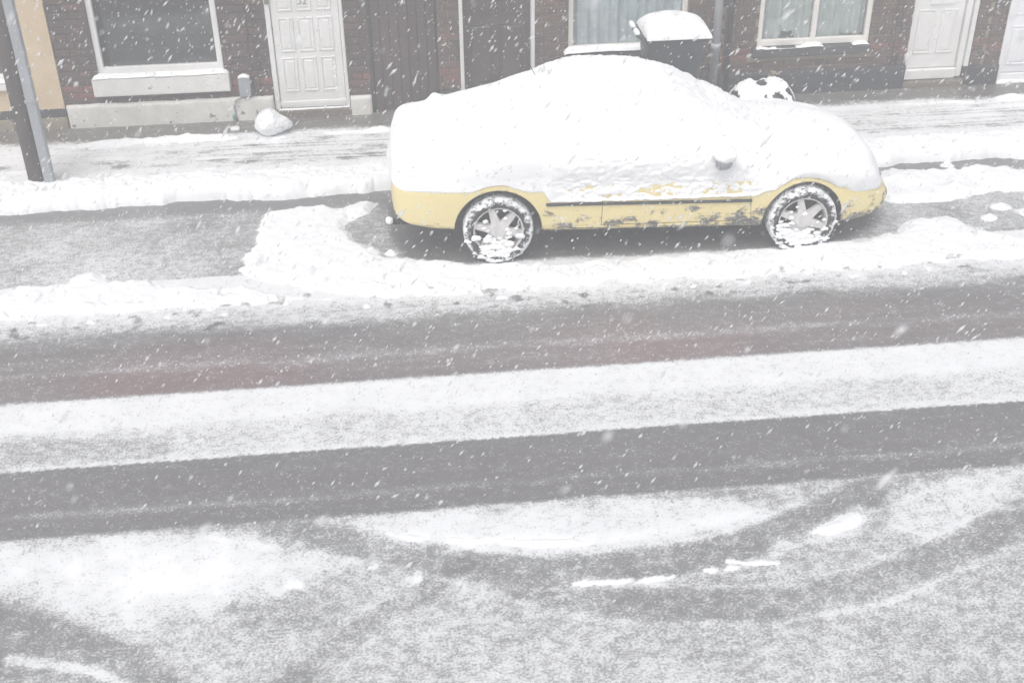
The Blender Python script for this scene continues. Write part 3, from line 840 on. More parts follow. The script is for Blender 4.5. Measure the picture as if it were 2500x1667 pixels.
MB().box(DC[0], DC[1], WALL_Y - 0.02, WALL_Y + 0.2, 0.04, 0.148, 0.01).build('door_step', M_STEP, hC)
def pipe(cx, r, mat, parent, z0=0.12, name='downpipe'):
    p = MB().tube([(cx, WALL_Y - r - .012, z0), (cx, WALL_Y - r - .012, WALL_TOP)], r, 14).build(name, mat, parent, True)
    for zz in (0.62, 1.55):
        MB().tube([(cx, WALL_Y - r - .012, zz), (cx, WALL_Y - r - .012, zz + .07)], r * 1.22, 14).build('collar', mat, p, True)
    return p
pipe(3.335, 0.043, M_PIPE, hC)
pipe(3.475, 0.030, M_BLACK, hC)

# ---- brick house with the two-pane window
hD = empty('brick_house'); tag(hD, 'brick house with two pane window, peeling black plinth and white panelled door', 'house')
WD = (3.795, 5.005, 0.60, 2.1)
DD = (5.455, 6.165, 0.15, 2.2)
holes = [WD, (DD[0], DD[1], 0.0, DD[3]), (3.74, 5.03, 0.50, 0.60)]
mb = MB(); wall_boxes(mb, 3.40, 6.33, 0.02, WALL_TOP, holes, WALL_Y + 0.014, WALL_Y + 0.25); mb.build('wall', M_MORTAR, hD)
lay_bricks(hD, 3.402, 6.328, 0.295, WALL_TOP, holes, M_BRICK_C, (0.46, 0.60), 3)
hB_cur = hD
plinth(3.41, 5.45, 0.03, 0.335, 25, M_BLACKBAND)
plinth(6.17, 6.33, 0.03, 0.30, 27, M_BLACKBAND)
w = window(hD, WD[0], WD[1], WD[2], WD[3], M_CREAMFRAME, 0.05, (4.40,), WALL_Y + 0.02, bottom=0.07)
MB().box(3.745, 5.025, WALL_Y - 0.055, WALL_Y + 0.12, 0.50, 0.598, 0.01, 2).build('sill', M_DARKSILL, w)
snow_strip('sill_snow', 3.78, 4.50, WALL_Y - 0.062, WALL_Y + 0.022, 0.598, 0.05, 32, w, ragged=.5)
snow_strip('sill_snow', 4.82, 5.0, WALL_Y - 0.05, WALL_Y + 0.022, 0.598, 0.03, 35, w, ragged=.3)
curtain('curtain', WD[0] + .04, 4.385, WALL_Y + 0.115, WD[2] + .02, WD[3], M_NET2, 9, w, 5, 0.02, lambda x_: 0.60 + 0.16 * np.clip((x_ - 4.0) / .1, 0, 1) * np.clip((4.25 - x_) / .05, 0, 1))
curtain('curtain', 4.415, WD[1] - .04, WALL_Y + 0.115, WD[2] + .02, WD[3], M_NET2, 10, w, 5, 0.02, lambda x_: 0.62 + 0.20 * (x_ - 4.45))
room(w, WD[0], WD[1], WD[2], WD[3], M_ROOM2)
d = MB().box(DD[0] + 0.012, 6.035, WALL_Y + 0.06, WALL_Y + 0.105, 0.275, DD[3] - .05, 0.004).build('door', M_WHITE, hD)
MB().box(6.042, 6.105, WALL_Y + 0.02, WALL_Y + 0.13, 0.17, DD[3], 0.008).box(6.112, DD[1] - .004, WALL_Y - 0.006, WALL_Y + 0.13, 0.285, DD[3], 0.008).box(DD[0], 6.041, WALL_Y + 0.012, WALL_Y + 0.12, 0.155, 0.268, 0.012).box(DD[0] + .012, 6.041, WALL_Y + .02, WALL_Y + .13, DD[3] - .045, DD[3] - .002, .004).build('door_frame', M_WHITE, d)
door_panels(d, [(5.535, 5.722, 0.435, 0.91), (5.782, 5.965, 0.435, 0.91), (5.535, 5.722, 1.12, 1.9), (5.782, 5.965, 1.12, 1.9)], WALL_Y + 0.0592, M_WHITE)
MB().box(5.64, 5.90, WALL_Y + 0.038, WALL_Y + 0.061, 0.968, 1.04, 0.004).build('letterbox', M_WHITE_COOL, d)
MB().box(DD[0] - .02, DD[1] - .04, WALL_Y - 0.03, WALL_Y + 0.2, 0.03, 0.150, 0.012).build('door_step', M_STEP, hD)
for cx, wv in ((5.335, 0.012), (5.275, 0.008)):
    MB().tube([(cx + wv * math.sin(q * 1.3), WALL_Y - 0.012, 0.34 + q * 0.2) for q in range(13)], 0.006, 6).build('cable', M_BLACK, hD, True)

# ---- last house at the right edge
hE = empty('brick_house'); tag(hE, 'brick house at the right edge with cool white front door', 'house')
DE = (6.505, 7.25, 0.02, 2.2)
holes = [DE]
mb = MB(); wall_boxes(mb, 6.33, 9.6, 0.02, WALL_TOP, holes, WALL_Y + 0.014, WALL_Y + 0.25); mb.build('wall', M_MORTAR, hE)
lay_bricks(hE, 6.332, 9.6, 0.295, WALL_TOP, holes, M_BRICK_C, (0.46, 0.535), 4)
hB_cur = hE
plinth(6.33, 6.502, 0.03, 0.30, 37, M_BLACKBAND)
plinth(7.255, 9.6, 0.03, 0.30, 39, M_BLACKBAND)
d = MB().box(DE[0] + 0.04, DE[1] - .04, WALL_Y + 0.04, WALL_Y + 0.09, 0.185, DE[3] - .05, 0.004).build('door', M_WHITE_COOL, hE)
MB().box(DE[0], DE[0] + 0.037, WALL_Y + 0.0, WALL_Y + 0.12, 0.10, DE[3], 0.006).box(DE[1] - .037, DE[1], WALL_Y + 0.0, WALL_Y + 0.12, 0.10, DE[3], 0.006).box(DE[0] + .037, DE[1] - .037, WALL_Y + 0.012, WALL_Y + 0.12, 0.10, 0.178, 0.008).box(DE[0] + .037, DE[1] - .037, WALL_Y + 0.012, WALL_Y + 0.12, DE[3] - .045, DE[3] - .002, 0.008).build('door_frame', M_WHITE_COOL, d)
door_panels(d, [(6.60, 6.83, 0.27, 0.70), (6.91, 7.14, 0.27, 0.70), (6.60, 6.83, 0.82, 1.3), (6.91, 7.14, 0.82, 1.3)], WALL_Y + 0.0392, M_WHITE_COOL)
MB().box(DE[0] - .005, DE[1] + .005, WALL_Y - 0.05, WALL_Y + 0.2, 0.03, 0.095, 0.01).build('door_step', M_WHITE_COOL, hE)
snow_strip('step_snow', DE[0], DE[1], WALL_Y - .052, WALL_Y + .01, 0.095, 0.03, 44, d)

# ------------------------------------------------------------------ utility pole
M_POLE = paint('weathered dark pole timber', (0.055, 0.042, 0.04), (0.085, 0.066, 0.06), 7, 0.8, 40, 0.5, 0.006)
M_GALV = paint('galvanised steel', (0.27, 0.29, 0.31), (0.34, 0.36, 0.385), 5, 0.5, 40, 0.1, wear=0.70, wear_col=(0.42, 0.42, 0.43))
up = empty('utility_pole', (-3.36, 10.72, 0.0)); tag(up, 'dark timber utility pole with grey metal cable guard at left edge', 'utility pole')
MB().tube([(0, 0, -0.05), (0, 0, 1.5), (0.004, 0, 3.0), (0.0, 0, 5.6)], [0.094, 0.092, 0.09, 0.085], 28).build('shaft', M_POLE, up, True)
mb = MB()
prof = [(0.074, -0.105), (0.150, -0.105), (0.156, -0.099), (0.156, -0.03), (0.15, -0.024), (0.08, -0.024), (0.074, -0.03)]
for k_ in (0,):
    lo = [mb.bm.verts.new((px, py, 0.05)) for px, py in prof]; hi = [mb.bm.verts.new((px - .006, py, 4.2)) for px, py in prof]
    n_ = len(prof)
    for i in range(n_): mb.bm.faces.new((lo[i], lo[(i + 1) % n_], hi[(i + 1) % n_], hi[i]))
    mb.bm.faces.new(lo[::-1]); mb.bm.faces.new(hi)
mb.build('cable_guard', M_GALV, up)
for zz in (0.9, 2.1):
    MB().box(0.06, 0.16, -0.11, -0.104, zz, zz + 0.03, 0.002).build('strap', M_GALV, up)

# ------------------------------------------------------------------ wheelie bin
M_BIN = paint('black bin plastic', (0.022, 0.026, 0.032), (0.034, 0.038, 0.046), 6, 0.45, 60, 0.15)
wb = empty('wheelie_bin', (2.42, 11.46, PZ)); tag(wb, 'black wheelie bin with a thick cap of snow on its lid', 'wheelie bin')
def frustum(mb, b, t, z0, z1, bev=0.03):
    v = [mb.bm.verts.new((x_, y_, z0)) for x_, y_ in ((b[0], b[2]), (b[1], b[2]), (b[1], b[3]), (b[0], b[3]))] + [mb.bm.verts.new((x_, y_, z1)) for x_, y_ in ((t[0], t[2]), (t[1], t[2]), (t[1], t[3]), (t[0], t[3]))]
    fs = [(3, 2, 1, 0), (4, 5, 6, 7)] + [(i, (i + 1) % 4, (i + 1) % 4 + 4, i + 4) for i in range(4)]
    faces = [mb.bm.faces.new([v[i] for i in f_]) for f_ in fs]
    es = list({e for f_ in faces for e in f_.edges})
    bmesh.ops.bevel(mb.bm, geom=es, offset=bev, segments=2, affect='EDGES', profile=0.5)
    return mb
frustum(MB(), (0.10, 0.50, -0.20, 0.20), (0.02, 0.58, -0.26, 0.26), 0.06, 0.93, 0.03).build('body', M_BIN, wb, True)
MB().box(0.0, 0.60, -0.275, 0.275, 0.90, 0.945, 0.012).build('rim', M_BIN, wb)
lid = frustum(MB(), (0.0, 0.63, -0.28, 0.28), (0.06, 0.56, -0.23, 0.23), 0.947, 1.0, 0.018).build('lid', M_BIN, wb, True)
# snow cap on the lid
nx, ny = 90, 76
XX, YY = np.meshgrid(np.linspace(0.0, 0.64, nx), np.linspace(-0.29, 0.29, ny))
e_ = np.minimum.reduce([XX - 0.0, 0.64 - XX, YY + 0.29, 0.29 - YY])
dm = np.sqrt(np.clip((1 - np.abs(XX / 0.32 - 1) ** 2.6) * (1 - np.abs(YY / 0.29) ** 2.6), 0, 1))
H_ = np.where(e_ <= 0.001, 0.945, 0.950 + 0.125 * dm + 0.015 * np.sqrt(np.clip(e_ / 0.03, 0, 1)) + 0.012 * fbm(XX, YY, 6, 4, 81) + 0.006 * fbm(XX, YY, 25, 3, 82))
H_ = H_ + 0.02 * sst(0.6, 0.2, XX) * sst(0, .1, e_)
link('lid_snow', fast_mesh('lid_snow', np.stack([XX.ravel(), YY.ravel(), H_.ravel()], -1), grid_quads(nx, ny), M_SNOW_FINE), lid)
MB().tube([(0.02, -0.22, 0.93), (-0.07, -0.22, 0.965), (-0.075, -0.18, 0.968), (-0.075, 0.18, 0.968), (-0.07, 0.22, 0.965), (0.02, 0.22, 0.93)], 0.016, 8).build('handle', M_BIN, wb, True)
hsn = MB()
for a_, b_ in ((-0.2, -0.03), (0.03, 0.2)):
    hsn.tube([(-0.075, a_ + (b_ - a_) * q / 8, 0.985 + 0.004 * math.sin(q * 1.9)) for q in range(9)], [0.008, .024, .027, .029, .026, .028, .027, .022, .008], 10)
hsn.build('handle_snow', M_SNOW_FINE, wb, True)['kind'] = 'stuff'
for sy in (-0.26, 0.26):
    o = MB().tube([(0.09, sy - 0.022, 0.10), (0.09, sy + 0.022, 0.10)], 0.10, 20).build('wheel', M_BLACK, wb)

# ------------------------------------------------------------------ rubbish bags
M_BAGW = paint("white polythene", (0.72, 0.735, 0.76), (0.80, 0.81, 0.83), 5, 0.38, 14, 0.5, 0.02)
M_BAGK = paint('black polythene', (0.02, 0.024, 0.03), (0.035, 0.04, 0.048), 5, 0.35, 14, 0.6, 0.02)
def bag(name, loc, r, mat, seed, ears=(), creases=0.08):
    root = empty(name, loc)
    mb = MB()
    res = bmesh.ops.create_icosphere(mb.bm, subdivisions=5, radius=1.0)
    for v in res['verts']:
        p = v.co.copy()
        n1 = float(fbm(p.x * .8 + seed, p.y * .8 + p.z * .8, 1.4, 2, seed))
        th = math.atan2(p.z, p.x)
        n2 = abs(float(fbm(th * 1.3 + seed, p.y * 1.1 + p.x * .4, 1.6, 3, seed + 5)))
        k_ = 1 + 0.16 * n1 - creases * (1 - min(1, n2 * 5)) + 0.05 * float(fbm(p.x * 3 + p.z * 2, p.y * 3 - p.z, 1.5, 3, seed + 8))
        for (ex, ey, ez, s_) in ears:
            dd = max(0, p.dot(Vector((ex, ey, ez)).normalized()))
            k_ += s_ * dd ** 10
        p *= k_
        q = Vector((p.x * r[0], p.y * r[1], r[2] * 0.92 + p.z * r[2]))
        if q.z < 0: q.z = 0.0 + 0.02 * q.z
        v.co = q
    mb.build('sack', mat, root, True)
    return root
b1 = bag('rubbish_bag', (-1.285, 11.66, PZ), (0.165, 0.14, 0.125), M_BAGW, 3, ((1.0, -0.1, 0.1, 0.22), (0.9, .2, -.35, 0.3), (-0.1, 0.1, 1.0, 0.16)))
tag(b1, 'crumpled white rubbish bag on the pavement beside the door numbered 52', 'rubbish bag')
b2 = bag('rubbish_bag', (3.68, 11.45, PZ), (0.34, 0.24, 0.19), M_BAGK, 14, ((0.3, 0, 1, 0.1),), 0.12)
tag(b2, 'black rubbish bag under snow beyond the bonnet of the yellow car', 'rubbish bag')
def cap_snow(root, cx, cy, rx_, ry_, z0, h, seed, thr):
    nx_, ny_ = 70, 50
    XX, YY = np.meshgrid(np.linspace(-1, 1, nx_), np.linspace(-1, 1, ny_))
    rr_ = np.hypot(XX, YY)
    dome = np.sqrt(np.clip(1 - rr_ ** 2, 0, 1))
    Z_ = z0 + h * dome * (1 + 0.22 * fbm(XX + seed, YY, 2.0, 3, seed)) - 0.035 * np.exp(-((XX + .05) / .16) ** 2) + 0.03 * fbm(XX, YY, 5, 3, seed + 1)
    hole = fbm(XX + seed, YY, 2.6, 4, seed + 7) + 0.75 * (rr_ - 0.62) * (1.3 - YY * .5)
    ok = (rr_ < 1.0) & (hole < thr)
    V_ = np.stack([(cx + XX * rx_).ravel(), (cy + YY * ry_).ravel(), Z_.ravel()], -1)
    Q_ = grid_quads(nx_, ny_)
    Q_ = Q_[ok.ravel()[Q_].all(1)]
    V_, Q_, _ = compact(V_, Q_)
    return link('bag_snow', fast_mesh('bag_snow', V_, Q_, M_SNOW_FINE), root)
cap_snow(b2, 0.0, 0, 0.37, 0.27, 0.13, 0.28, 5, 0.52)
mb = MB().blob((-1.66, 11.77, PZ + 0.018), (0.05, 0.03, 0.022), 0.2, 4, 3)
o = MB().box(-0.045, 0.045, -0.03, 0.03, 0, 0.035, 0.006).build('carton', M_BAGW); mb.bm.free()
o.location = (-1.665, 11.80, PZ); o.rotation_euler = (0, 0, 0.1)
tag(o, 'small white carton lying on wet pavement below the grey meter box', 'carton')

# ------------------------------------------------------------------ the car
CAR_X, CAR_Y = 0.765, 9.57
car = empty('parked_car', (CAR_X, CAR_Y, 0.012))
car.rotation_euler = (0, math.radians(0.7), math.radians(-1.5))
tag(car, 'yellow coupe car parked at the kerb buried under thick snow', 'car')
WBASE, WR, ARCH, ARCH_F = 2.525, 0.288, 0.358, 0.340
ST = np.array([  # x, half width, z bottom, z shoulder, roof half width, z roof edge, z top
    (-0.860, 0.470, 0.460, 0.600, 0.340, 0.660, 0.690),
    (-0.845, 0.580, 0.400, 0.630, 0.420, 0.700, 0.735),
    (-0.800, 0.650, 0.340, 0.660, 0.480, 0.735, 0.780),
    (-0.700, 0.705, 0.300, 0.690, 0.520, 0.755, 0.810),
    (-0.450, 0.755, 0.275, 0.735, 0.567, 0.780, 0.850),
    (-0.100, 0.776, 0.265, 0.790, 0.558, 0.845, 0.921),
    (0.300, 0.781, 0.255, 0.828, 0.539, 0.940, 1.031),
    (0.600, 0.781, 0.245, 0.830, 0.521, 1.055, 1.125),
    (0.780, 0.781, 0.243, 0.825, 0.516, 1.085, 1.158),
    (1.050, 0.781, 0.240, 0.820, 0.516, 1.085, 1.160),
    (1.380, 0.781, 0.235, 0.810, 0.516, 1.045, 1.120),
    (1.500, 0.781, 0.233, 0.805, 0.521, 0.995, 1.085),
    (1.800, 0.781, 0.228, 0.785, 0.544, 0.835, 0.930),
    (2.100, 0.779, 0.223, 0.710, 0.567, 0.745, 0.820),
    (2.370, 0.774, 0.220, 0.695, 0.577, 0.710, 0.768),
    (2.600, 0.766, 0.215, 0.670, 0.567, 0.683, 0.722),
    (2.900, 0.732, 0.215, 0.605, 0.521, 0.622, 0.668),
    (3.080, 0.679, 0.225, 0.550, 0.465, 0.575, 0.618),
    (3.230, 0.601, 0.255, 0.465, 0.400, 0.500, 0.550),
    (3.325, 0.485, 0.310, 0.400, 0.316, 0.435, 0.475),
    (3.365, 0.378, 0.350, 0.370, 0.242, 0.395, 0.425)])

def cubic(xq, xs, ys_):
    """monotone-ish cubic Hermite"""
    dlt = np.diff(ys_) / np.diff(xs)
    mm = np.zeros_like(ys_)
    mm[1:-1] = np.where(dlt[:-1] * dlt[1:] > 0, 2 * dlt[:-1] * dlt[1:] / (dlt[:-1] + dlt[1:] + 1e-12), 0)
    mm[0], mm[-1] = dlt[0], dlt[-1]
    i = np.clip(np.searchsorted(xs, xq) - 1, 0, len(xs) - 2)
    h = xs[i + 1] - xs[i]; t = (xq - xs[i]) / h
    return (2 * t ** 3 - 3 * t ** 2 + 1) * ys_[i] + (t ** 3 - 2 * t ** 2 + t) * h * mm[i] + (-2 * t ** 3 + 3 * t ** 2) * ys_[i + 1] + (t ** 3 - t ** 2) * h * mm[i + 1]

def car_shell(nu, nv):
    """(nv, nu, 3) points: from the near sill over the roof to the far sill"""
    s = np.linspace(0, 1, nu)
    xs = -0.86 + 4.225 * (s + 0.045 * (-np.sin(2 * np.pi * s)))          # denser at both ends
    w, zb, zs_, wr, ze, zt = [cubic(xs, ST[:, 0], ST[:, k_]) for k_ in range(1, 7)]
    ctrl_y = np.stack([w * 0.90, w * 0.972, w * 1.0, w * 0.985, w * 0.925, wr, wr * 0.55, 0 * w], 0)
    hh_ = zs_ - zb
    ctrl_z = np.stack([zb, zb + 0.086 * hh_, zb * .45 + zs_ * .55, zs_ - 0.17 * hh_, zs_, ze, zt - 0.008, zt], 0)
    tk = np.array([0, 0.06, 0.27, 0.43, 0.53, 0.75, 0.89, 1.0])
    tq = np.linspace(0, 1, nv // 2 + 1)
    yy = np.stack([cubic(tq, tk, ctrl_y[:, i]) for i in range(nu)], 1)
    zz = np.stack([cubic(tq, tk, ctrl_z[:, i]) for i in range(nu)], 1)
    P = np.stack([np.broadcast_to(xs, yy.shape), -yy, zz], -1)
    F_ = P[:-1][::-1].copy(); F_[..., 1] *= -1
    return np.concatenate([P, F_], 0)

def car_paint():
    mt, n, l, bs = new_mat('yellow car paint with road dirt')
    tc = n.new('ShaderNodeTexCoord')
    sp = n.new('ShaderNodeSeparateXYZ'); l.new(tc.outputs['Object'], sp.inputs[0])
    t0 = tex(n, l, 'ShaderNodeTexNoise', 3.0, 3)
    c = mix_c(n, l, t0.outputs[0], (0.73, 0.62, 0.30), (0.78, 0.67, 0.36))
    # slush thrown up by the wheels, in clots along the lower side
    t1 = tex(n, l, 'ShaderNodeTexNoise', 5.5, 8, 0.72, (1.0, 1.0, 1.5))
    low = n.new('ShaderNodeMapRange'); low.inputs[1].default_value = 0.46; low.inputs[2].default_value = 0.24; low.inputs[3].default_value = 0.0; low.inputs[4].default_value = 0.13
    l.new(sp.outputs['Z'], low.inputs[0])
    fr = n.new('ShaderNodeMapRange'); fr.inputs[1].default_value = -0.6; fr.inputs[2].default_value = 2.0; fr.inputs[3].default_value = -0.075; fr.inputs[4].default_value = 0.02
    l.new(sp.outputs['X'], fr.inputs[0])
    s_ = math_n(n, l, 'ADD', t1.outputs[0], math_n(n, l, 'ADD', low.outputs[0], fr.outputs[0]))
    hi = n.new('ShaderNodeMapRange'); hi.inputs[1].default_value = 0.44; hi.inputs[2].default_value = 0.52; hi.inputs[3].default_value = 1.0; hi.inputs[4].default_value = 0.0
    l.new(sp.outputs['Z'], hi.inputs[0])
    mask = math_n(n, l, 'MULTIPLY', math_n(n, l, 'MULTIPLY_ADD', s_, 16.0, -9.2, clamp=True), hi.outputs[0])
    t2 = tex(n, l, 'ShaderNodeTexNoise', 45.0, 4, 0.7)
    dirt = mix_c(n, l, math_n(n, l, 'MULTIPLY_ADD', t2.outputs[0], 6.0, -3.1, clamp=True), (0.13, 0.12, 0.11), (0.62, 0.62, 0.62))
    c = mix_c(n, l, mask, c, dirt)
    t3 = tex(n, l, 'ShaderNodeTexNoise', 70.0, 2, 0.5)
    sp2 = math_n(n, l, 'MULTIPLY', math_n(n, l, 'MULTIPLY_ADD', t3.outputs[0], 14.0, -9.9, clamp=True), hi.outputs[0])
    c = mix_c(n, l, math_n(n, l, 'MULTIPLY', sp2, 0.7), c, (0.16, 0.14, 0.12))
    l.new(c, bs.inputs['Base Color'])
    l.new(math_n(n, l, 'MULTIPLY_ADD', math_n(n, l, 'MAXIMUM', mask, sp2), 0.45, 0.38), bs.inputs['Roughness'])
    hh = math_n(n, l, 'MULTIPLY', mask, math_n(n, l, 'MULTIPLY_ADD', t2.outputs[0], 0.7, 0.4))
    bump(n, l, bs, hh, 0.6, 0.012)
    return mt
M_YELLOW = car_paint()
M_UNDER = paint('black underbody', (0.012, 0.012, 0.013), (0.022, 0.022, 0.024), 9, 0.8)

NU, NV = 200, 72
P = car_shell(NU, NV); nv = P.shape[0]
V = P.reshape(-1, 3)
Q = grid_quads(NU, nv)[:, ::-1]
idx = np.arange(nv * NU).reshape(nv, NU)
bm = bmesh.new()
bv = [bm.verts.new(p) for p in V]
for q in Q: bm.faces.new([bv[i] for i in q]).smooth = True
rear = [bv[i] for i in idx[:, 0]]; frnt = [bv[i] for i in idx[:, -1]]
bm.faces.new(rear); bm.faces.new(frnt[::-1])
for i in range(NU - 1):
    f_ = bm.faces.new((bv[idx[0, i]], bv[idx[0, i + 1]], bv[idx[-1, i + 1]], bv[idx[-1, i]])); f_.material_index = 1
bmesh.ops.recalc_face_normals(bm, faces=bm.faces[:])
me = bpy.data.meshes.new('body'); bm.to_mesh(me); bm.free()
me.materials.append(M_YELLOW); me.materials.append(M_UNDER)
body = link('body', me, car)
cut = bmesh.new()
for ax, ar in ((0.0, ARCH), (WBASE, ARCH_F)):
    for sy in (-1, 1):
        mt_ = Matrix.Translation((ax, sy * 0.72, WR - 0.005)) @ Matrix.Rotation(math.pi / 2, 4, 'X')
        bmesh.ops.create_cone(cut, cap_ends=True, segments=72, radius1=ar, radius2=ar, depth=0.50, matrix=mt_)
bmesh.ops.recalc_face_normals(cut, faces=cut.faces[:])
cme = bpy.data.meshes.new('cut'); cut.to_mesh(cme); cut.free()
cme.materials.append(M_UNDER)
co = bpy.data.objects.new('cut', cme); COL.objects.link(co); co.parent = car
bo = body.modifiers.new('arches', 'BOOLEAN'); bo.operation = 'DIFFERENCE'; bo.solver = 'EXACT'; bo.object = co
try: bo.material_mode = 'TRANSFER'
except Exception: pass
bpy.context.view_layer.update()
dg = bpy.context.evaluated_depsgraph_get()
nme = bpy.data.meshes.new_from_object(body.evaluated_get(dg))
body.modifiers.clear(); body.data = nme
bpy.data.objects.remove(co)
nme.name = 'body'

# side surface height of the shell at a given x, z (near side, local y)
def side_y(x_, z_):
    w = float(cubic(np.array([x_]), ST[:, 0], ST[:, 1])[0]); zb = float(cubic(np.array([x_]), ST[:, 0], ST[:, 2])[0]); zs_ = float(cubic(np.array([x_]), ST[:, 0], ST[:, 3])[0])
    zk = np.array([zb, zb + 0.086 * (zs_ - zb), zb * .45 + zs_ * .55, zs_ - 0.17 * (zs_ - zb), zs_]); yk = np.array([w * .90, w * .972, w, w * .985, w * .925])
    return -float(cubic(np.array([z_]), zk, yk)[0])

def side_strip(name, x0, x1, zf, hgt, proud, mat, parent, n_=40, sign=1):
    mb = MB(); rows = []
    for x_ in np.linspace(x0, x1, n_):
        z_ = zf(x_)
        ring = []
        for dz, dp in ((-hgt / 2, 0.004), (-hgt / 2 * .8, -proud), (hgt / 2 * .8, -proud), (hgt / 2, 0.004)):
            ring.append(mb.bm.verts.new((x_, sign * (side_y(x_, z_ + dz) + dp), z_ + dz)))
        rows.append(ring)
    for A, B in zip(rows[:-1], rows[1:]):
        for k_ in range(3): mb.bm.faces.new((A[k_], B[k_], B[k_ + 1], A[k_ + 1]))
    mb.bm.faces.new(rows[0]); mb.bm.faces.new(rows[-1][::-1])
    return mb.build(name, mat, parent, False)
M_TRIM = paint('dark grey trim', (0.035, 0.04, 0.045), (0.05, 0.055, 0.06), 9, 0.55)
for sg in (1, -1):
    side_strip('side_moulding', 0.385, 2.075, lambda x_: 0.508 - 0.012 * (x_ - .4), 0.026, 0.012, M_TRIM, car, sign=sg)
    side_strip('side_skirt', 0.375, 2.165, lambda x_: 0.268 - 0.006 * x_, 0.06, 0.006, M_YELLOW, car, sign=sg)
# shut lines of the door: a narrow dark gap
def seam(pts, parent, wdt=0.004):
    mb = MB(); rows = []
    for (x_, z_), (x2, z2) in zip(pts, pts[1:] + [(2 * pts[-1][0] - pts[-2][0], 2 * pts[-1][1] - pts[-2][1])]):
        dx_, dz_ = x2 - x_, z2 - z_; L_ = math.hypot(dx_, dz_); nx_, nz_ = -dz_ / L_, dx_ / L_
        rows.append([mb.bm.verts.new((x_ + s_ * nx_ * wdt / 2, side_y(x_ + s_ * nx_ * wdt / 2, z_ + s_ * nz_ * wdt / 2) - 0.0015, z_ + s_ * nz_ * wdt / 2)) for s_ in (-1, 1)])
    for A, B in zip(rows[:-1], rows[1:]): mb.bm.faces.new((A[0], A[1], B[1], B[0]))
    return mb.build('door_gap', M_UNDER, parent)
seam([(0.845, 0.80 - 0.02 * i) for i in range(26)], car)
seam([(0.845 + 0.05 * i, 0.303) for i in range(26)], car)
seam([(2.03 + 0.0025 * i, 0.78 - 0.02 * i) for i in range(25)], car)

# wheels: tyre, six-spoke rim, packed snow
def tyre_mat():
    mt, n, l, bs = new_mat('tyre rubber caked with snow')
    t = tex(n, l, 'ShaderNodeTexNoise', 26, 6, 0.72)
    tc = n.new('ShaderNodeTexCoord'); sp = n.new('ShaderNodeSeparateXYZ'); l.new(tc.outputs['Object'], sp.inputs[0])
    rad = math_n(n, l, 'SQRT', math_n(n, l, 'ADD', math_n(n, l, 'MULTIPLY', sp.outputs['X'], sp.outputs['X']), math_n(n, l, 'MULTIPLY', sp.outputs['Z'], sp.outputs['Z'])))
    r_ = n.new('ShaderNodeMapRange'); r_.inputs[1].default_value = 0.225; r_.inputs[2].default_value = 0.275; r_.inputs[3].default_value = -0.10; r_.inputs[4].default_value = 0.10
    l.new(rad, r_.inputs[0])
    k = math_n(n, l, 'MULTIPLY_ADD', math_n(n, l, 'ADD', t.outputs[0], r_.outputs[0]), 8.0, -3.75, clamp=True)
    l.new(mix_c(n, l, k, (0.03, 0.032, 0.034), (0.85, 0.87, 0.89)), bs.inputs['Base Color'])
    bs.inputs['Roughness'].default_value = 0.8
    bump(n, l, bs, k, 0.6, 0.01)
    return mt
M_TYRE = tyre_mat()
M_RIM = paint('grey alloy caked with road salt', (0.50, 0.49, 0.485), (0.68, 0.67, 0.665), 12, 0.5, 60, 0.3)
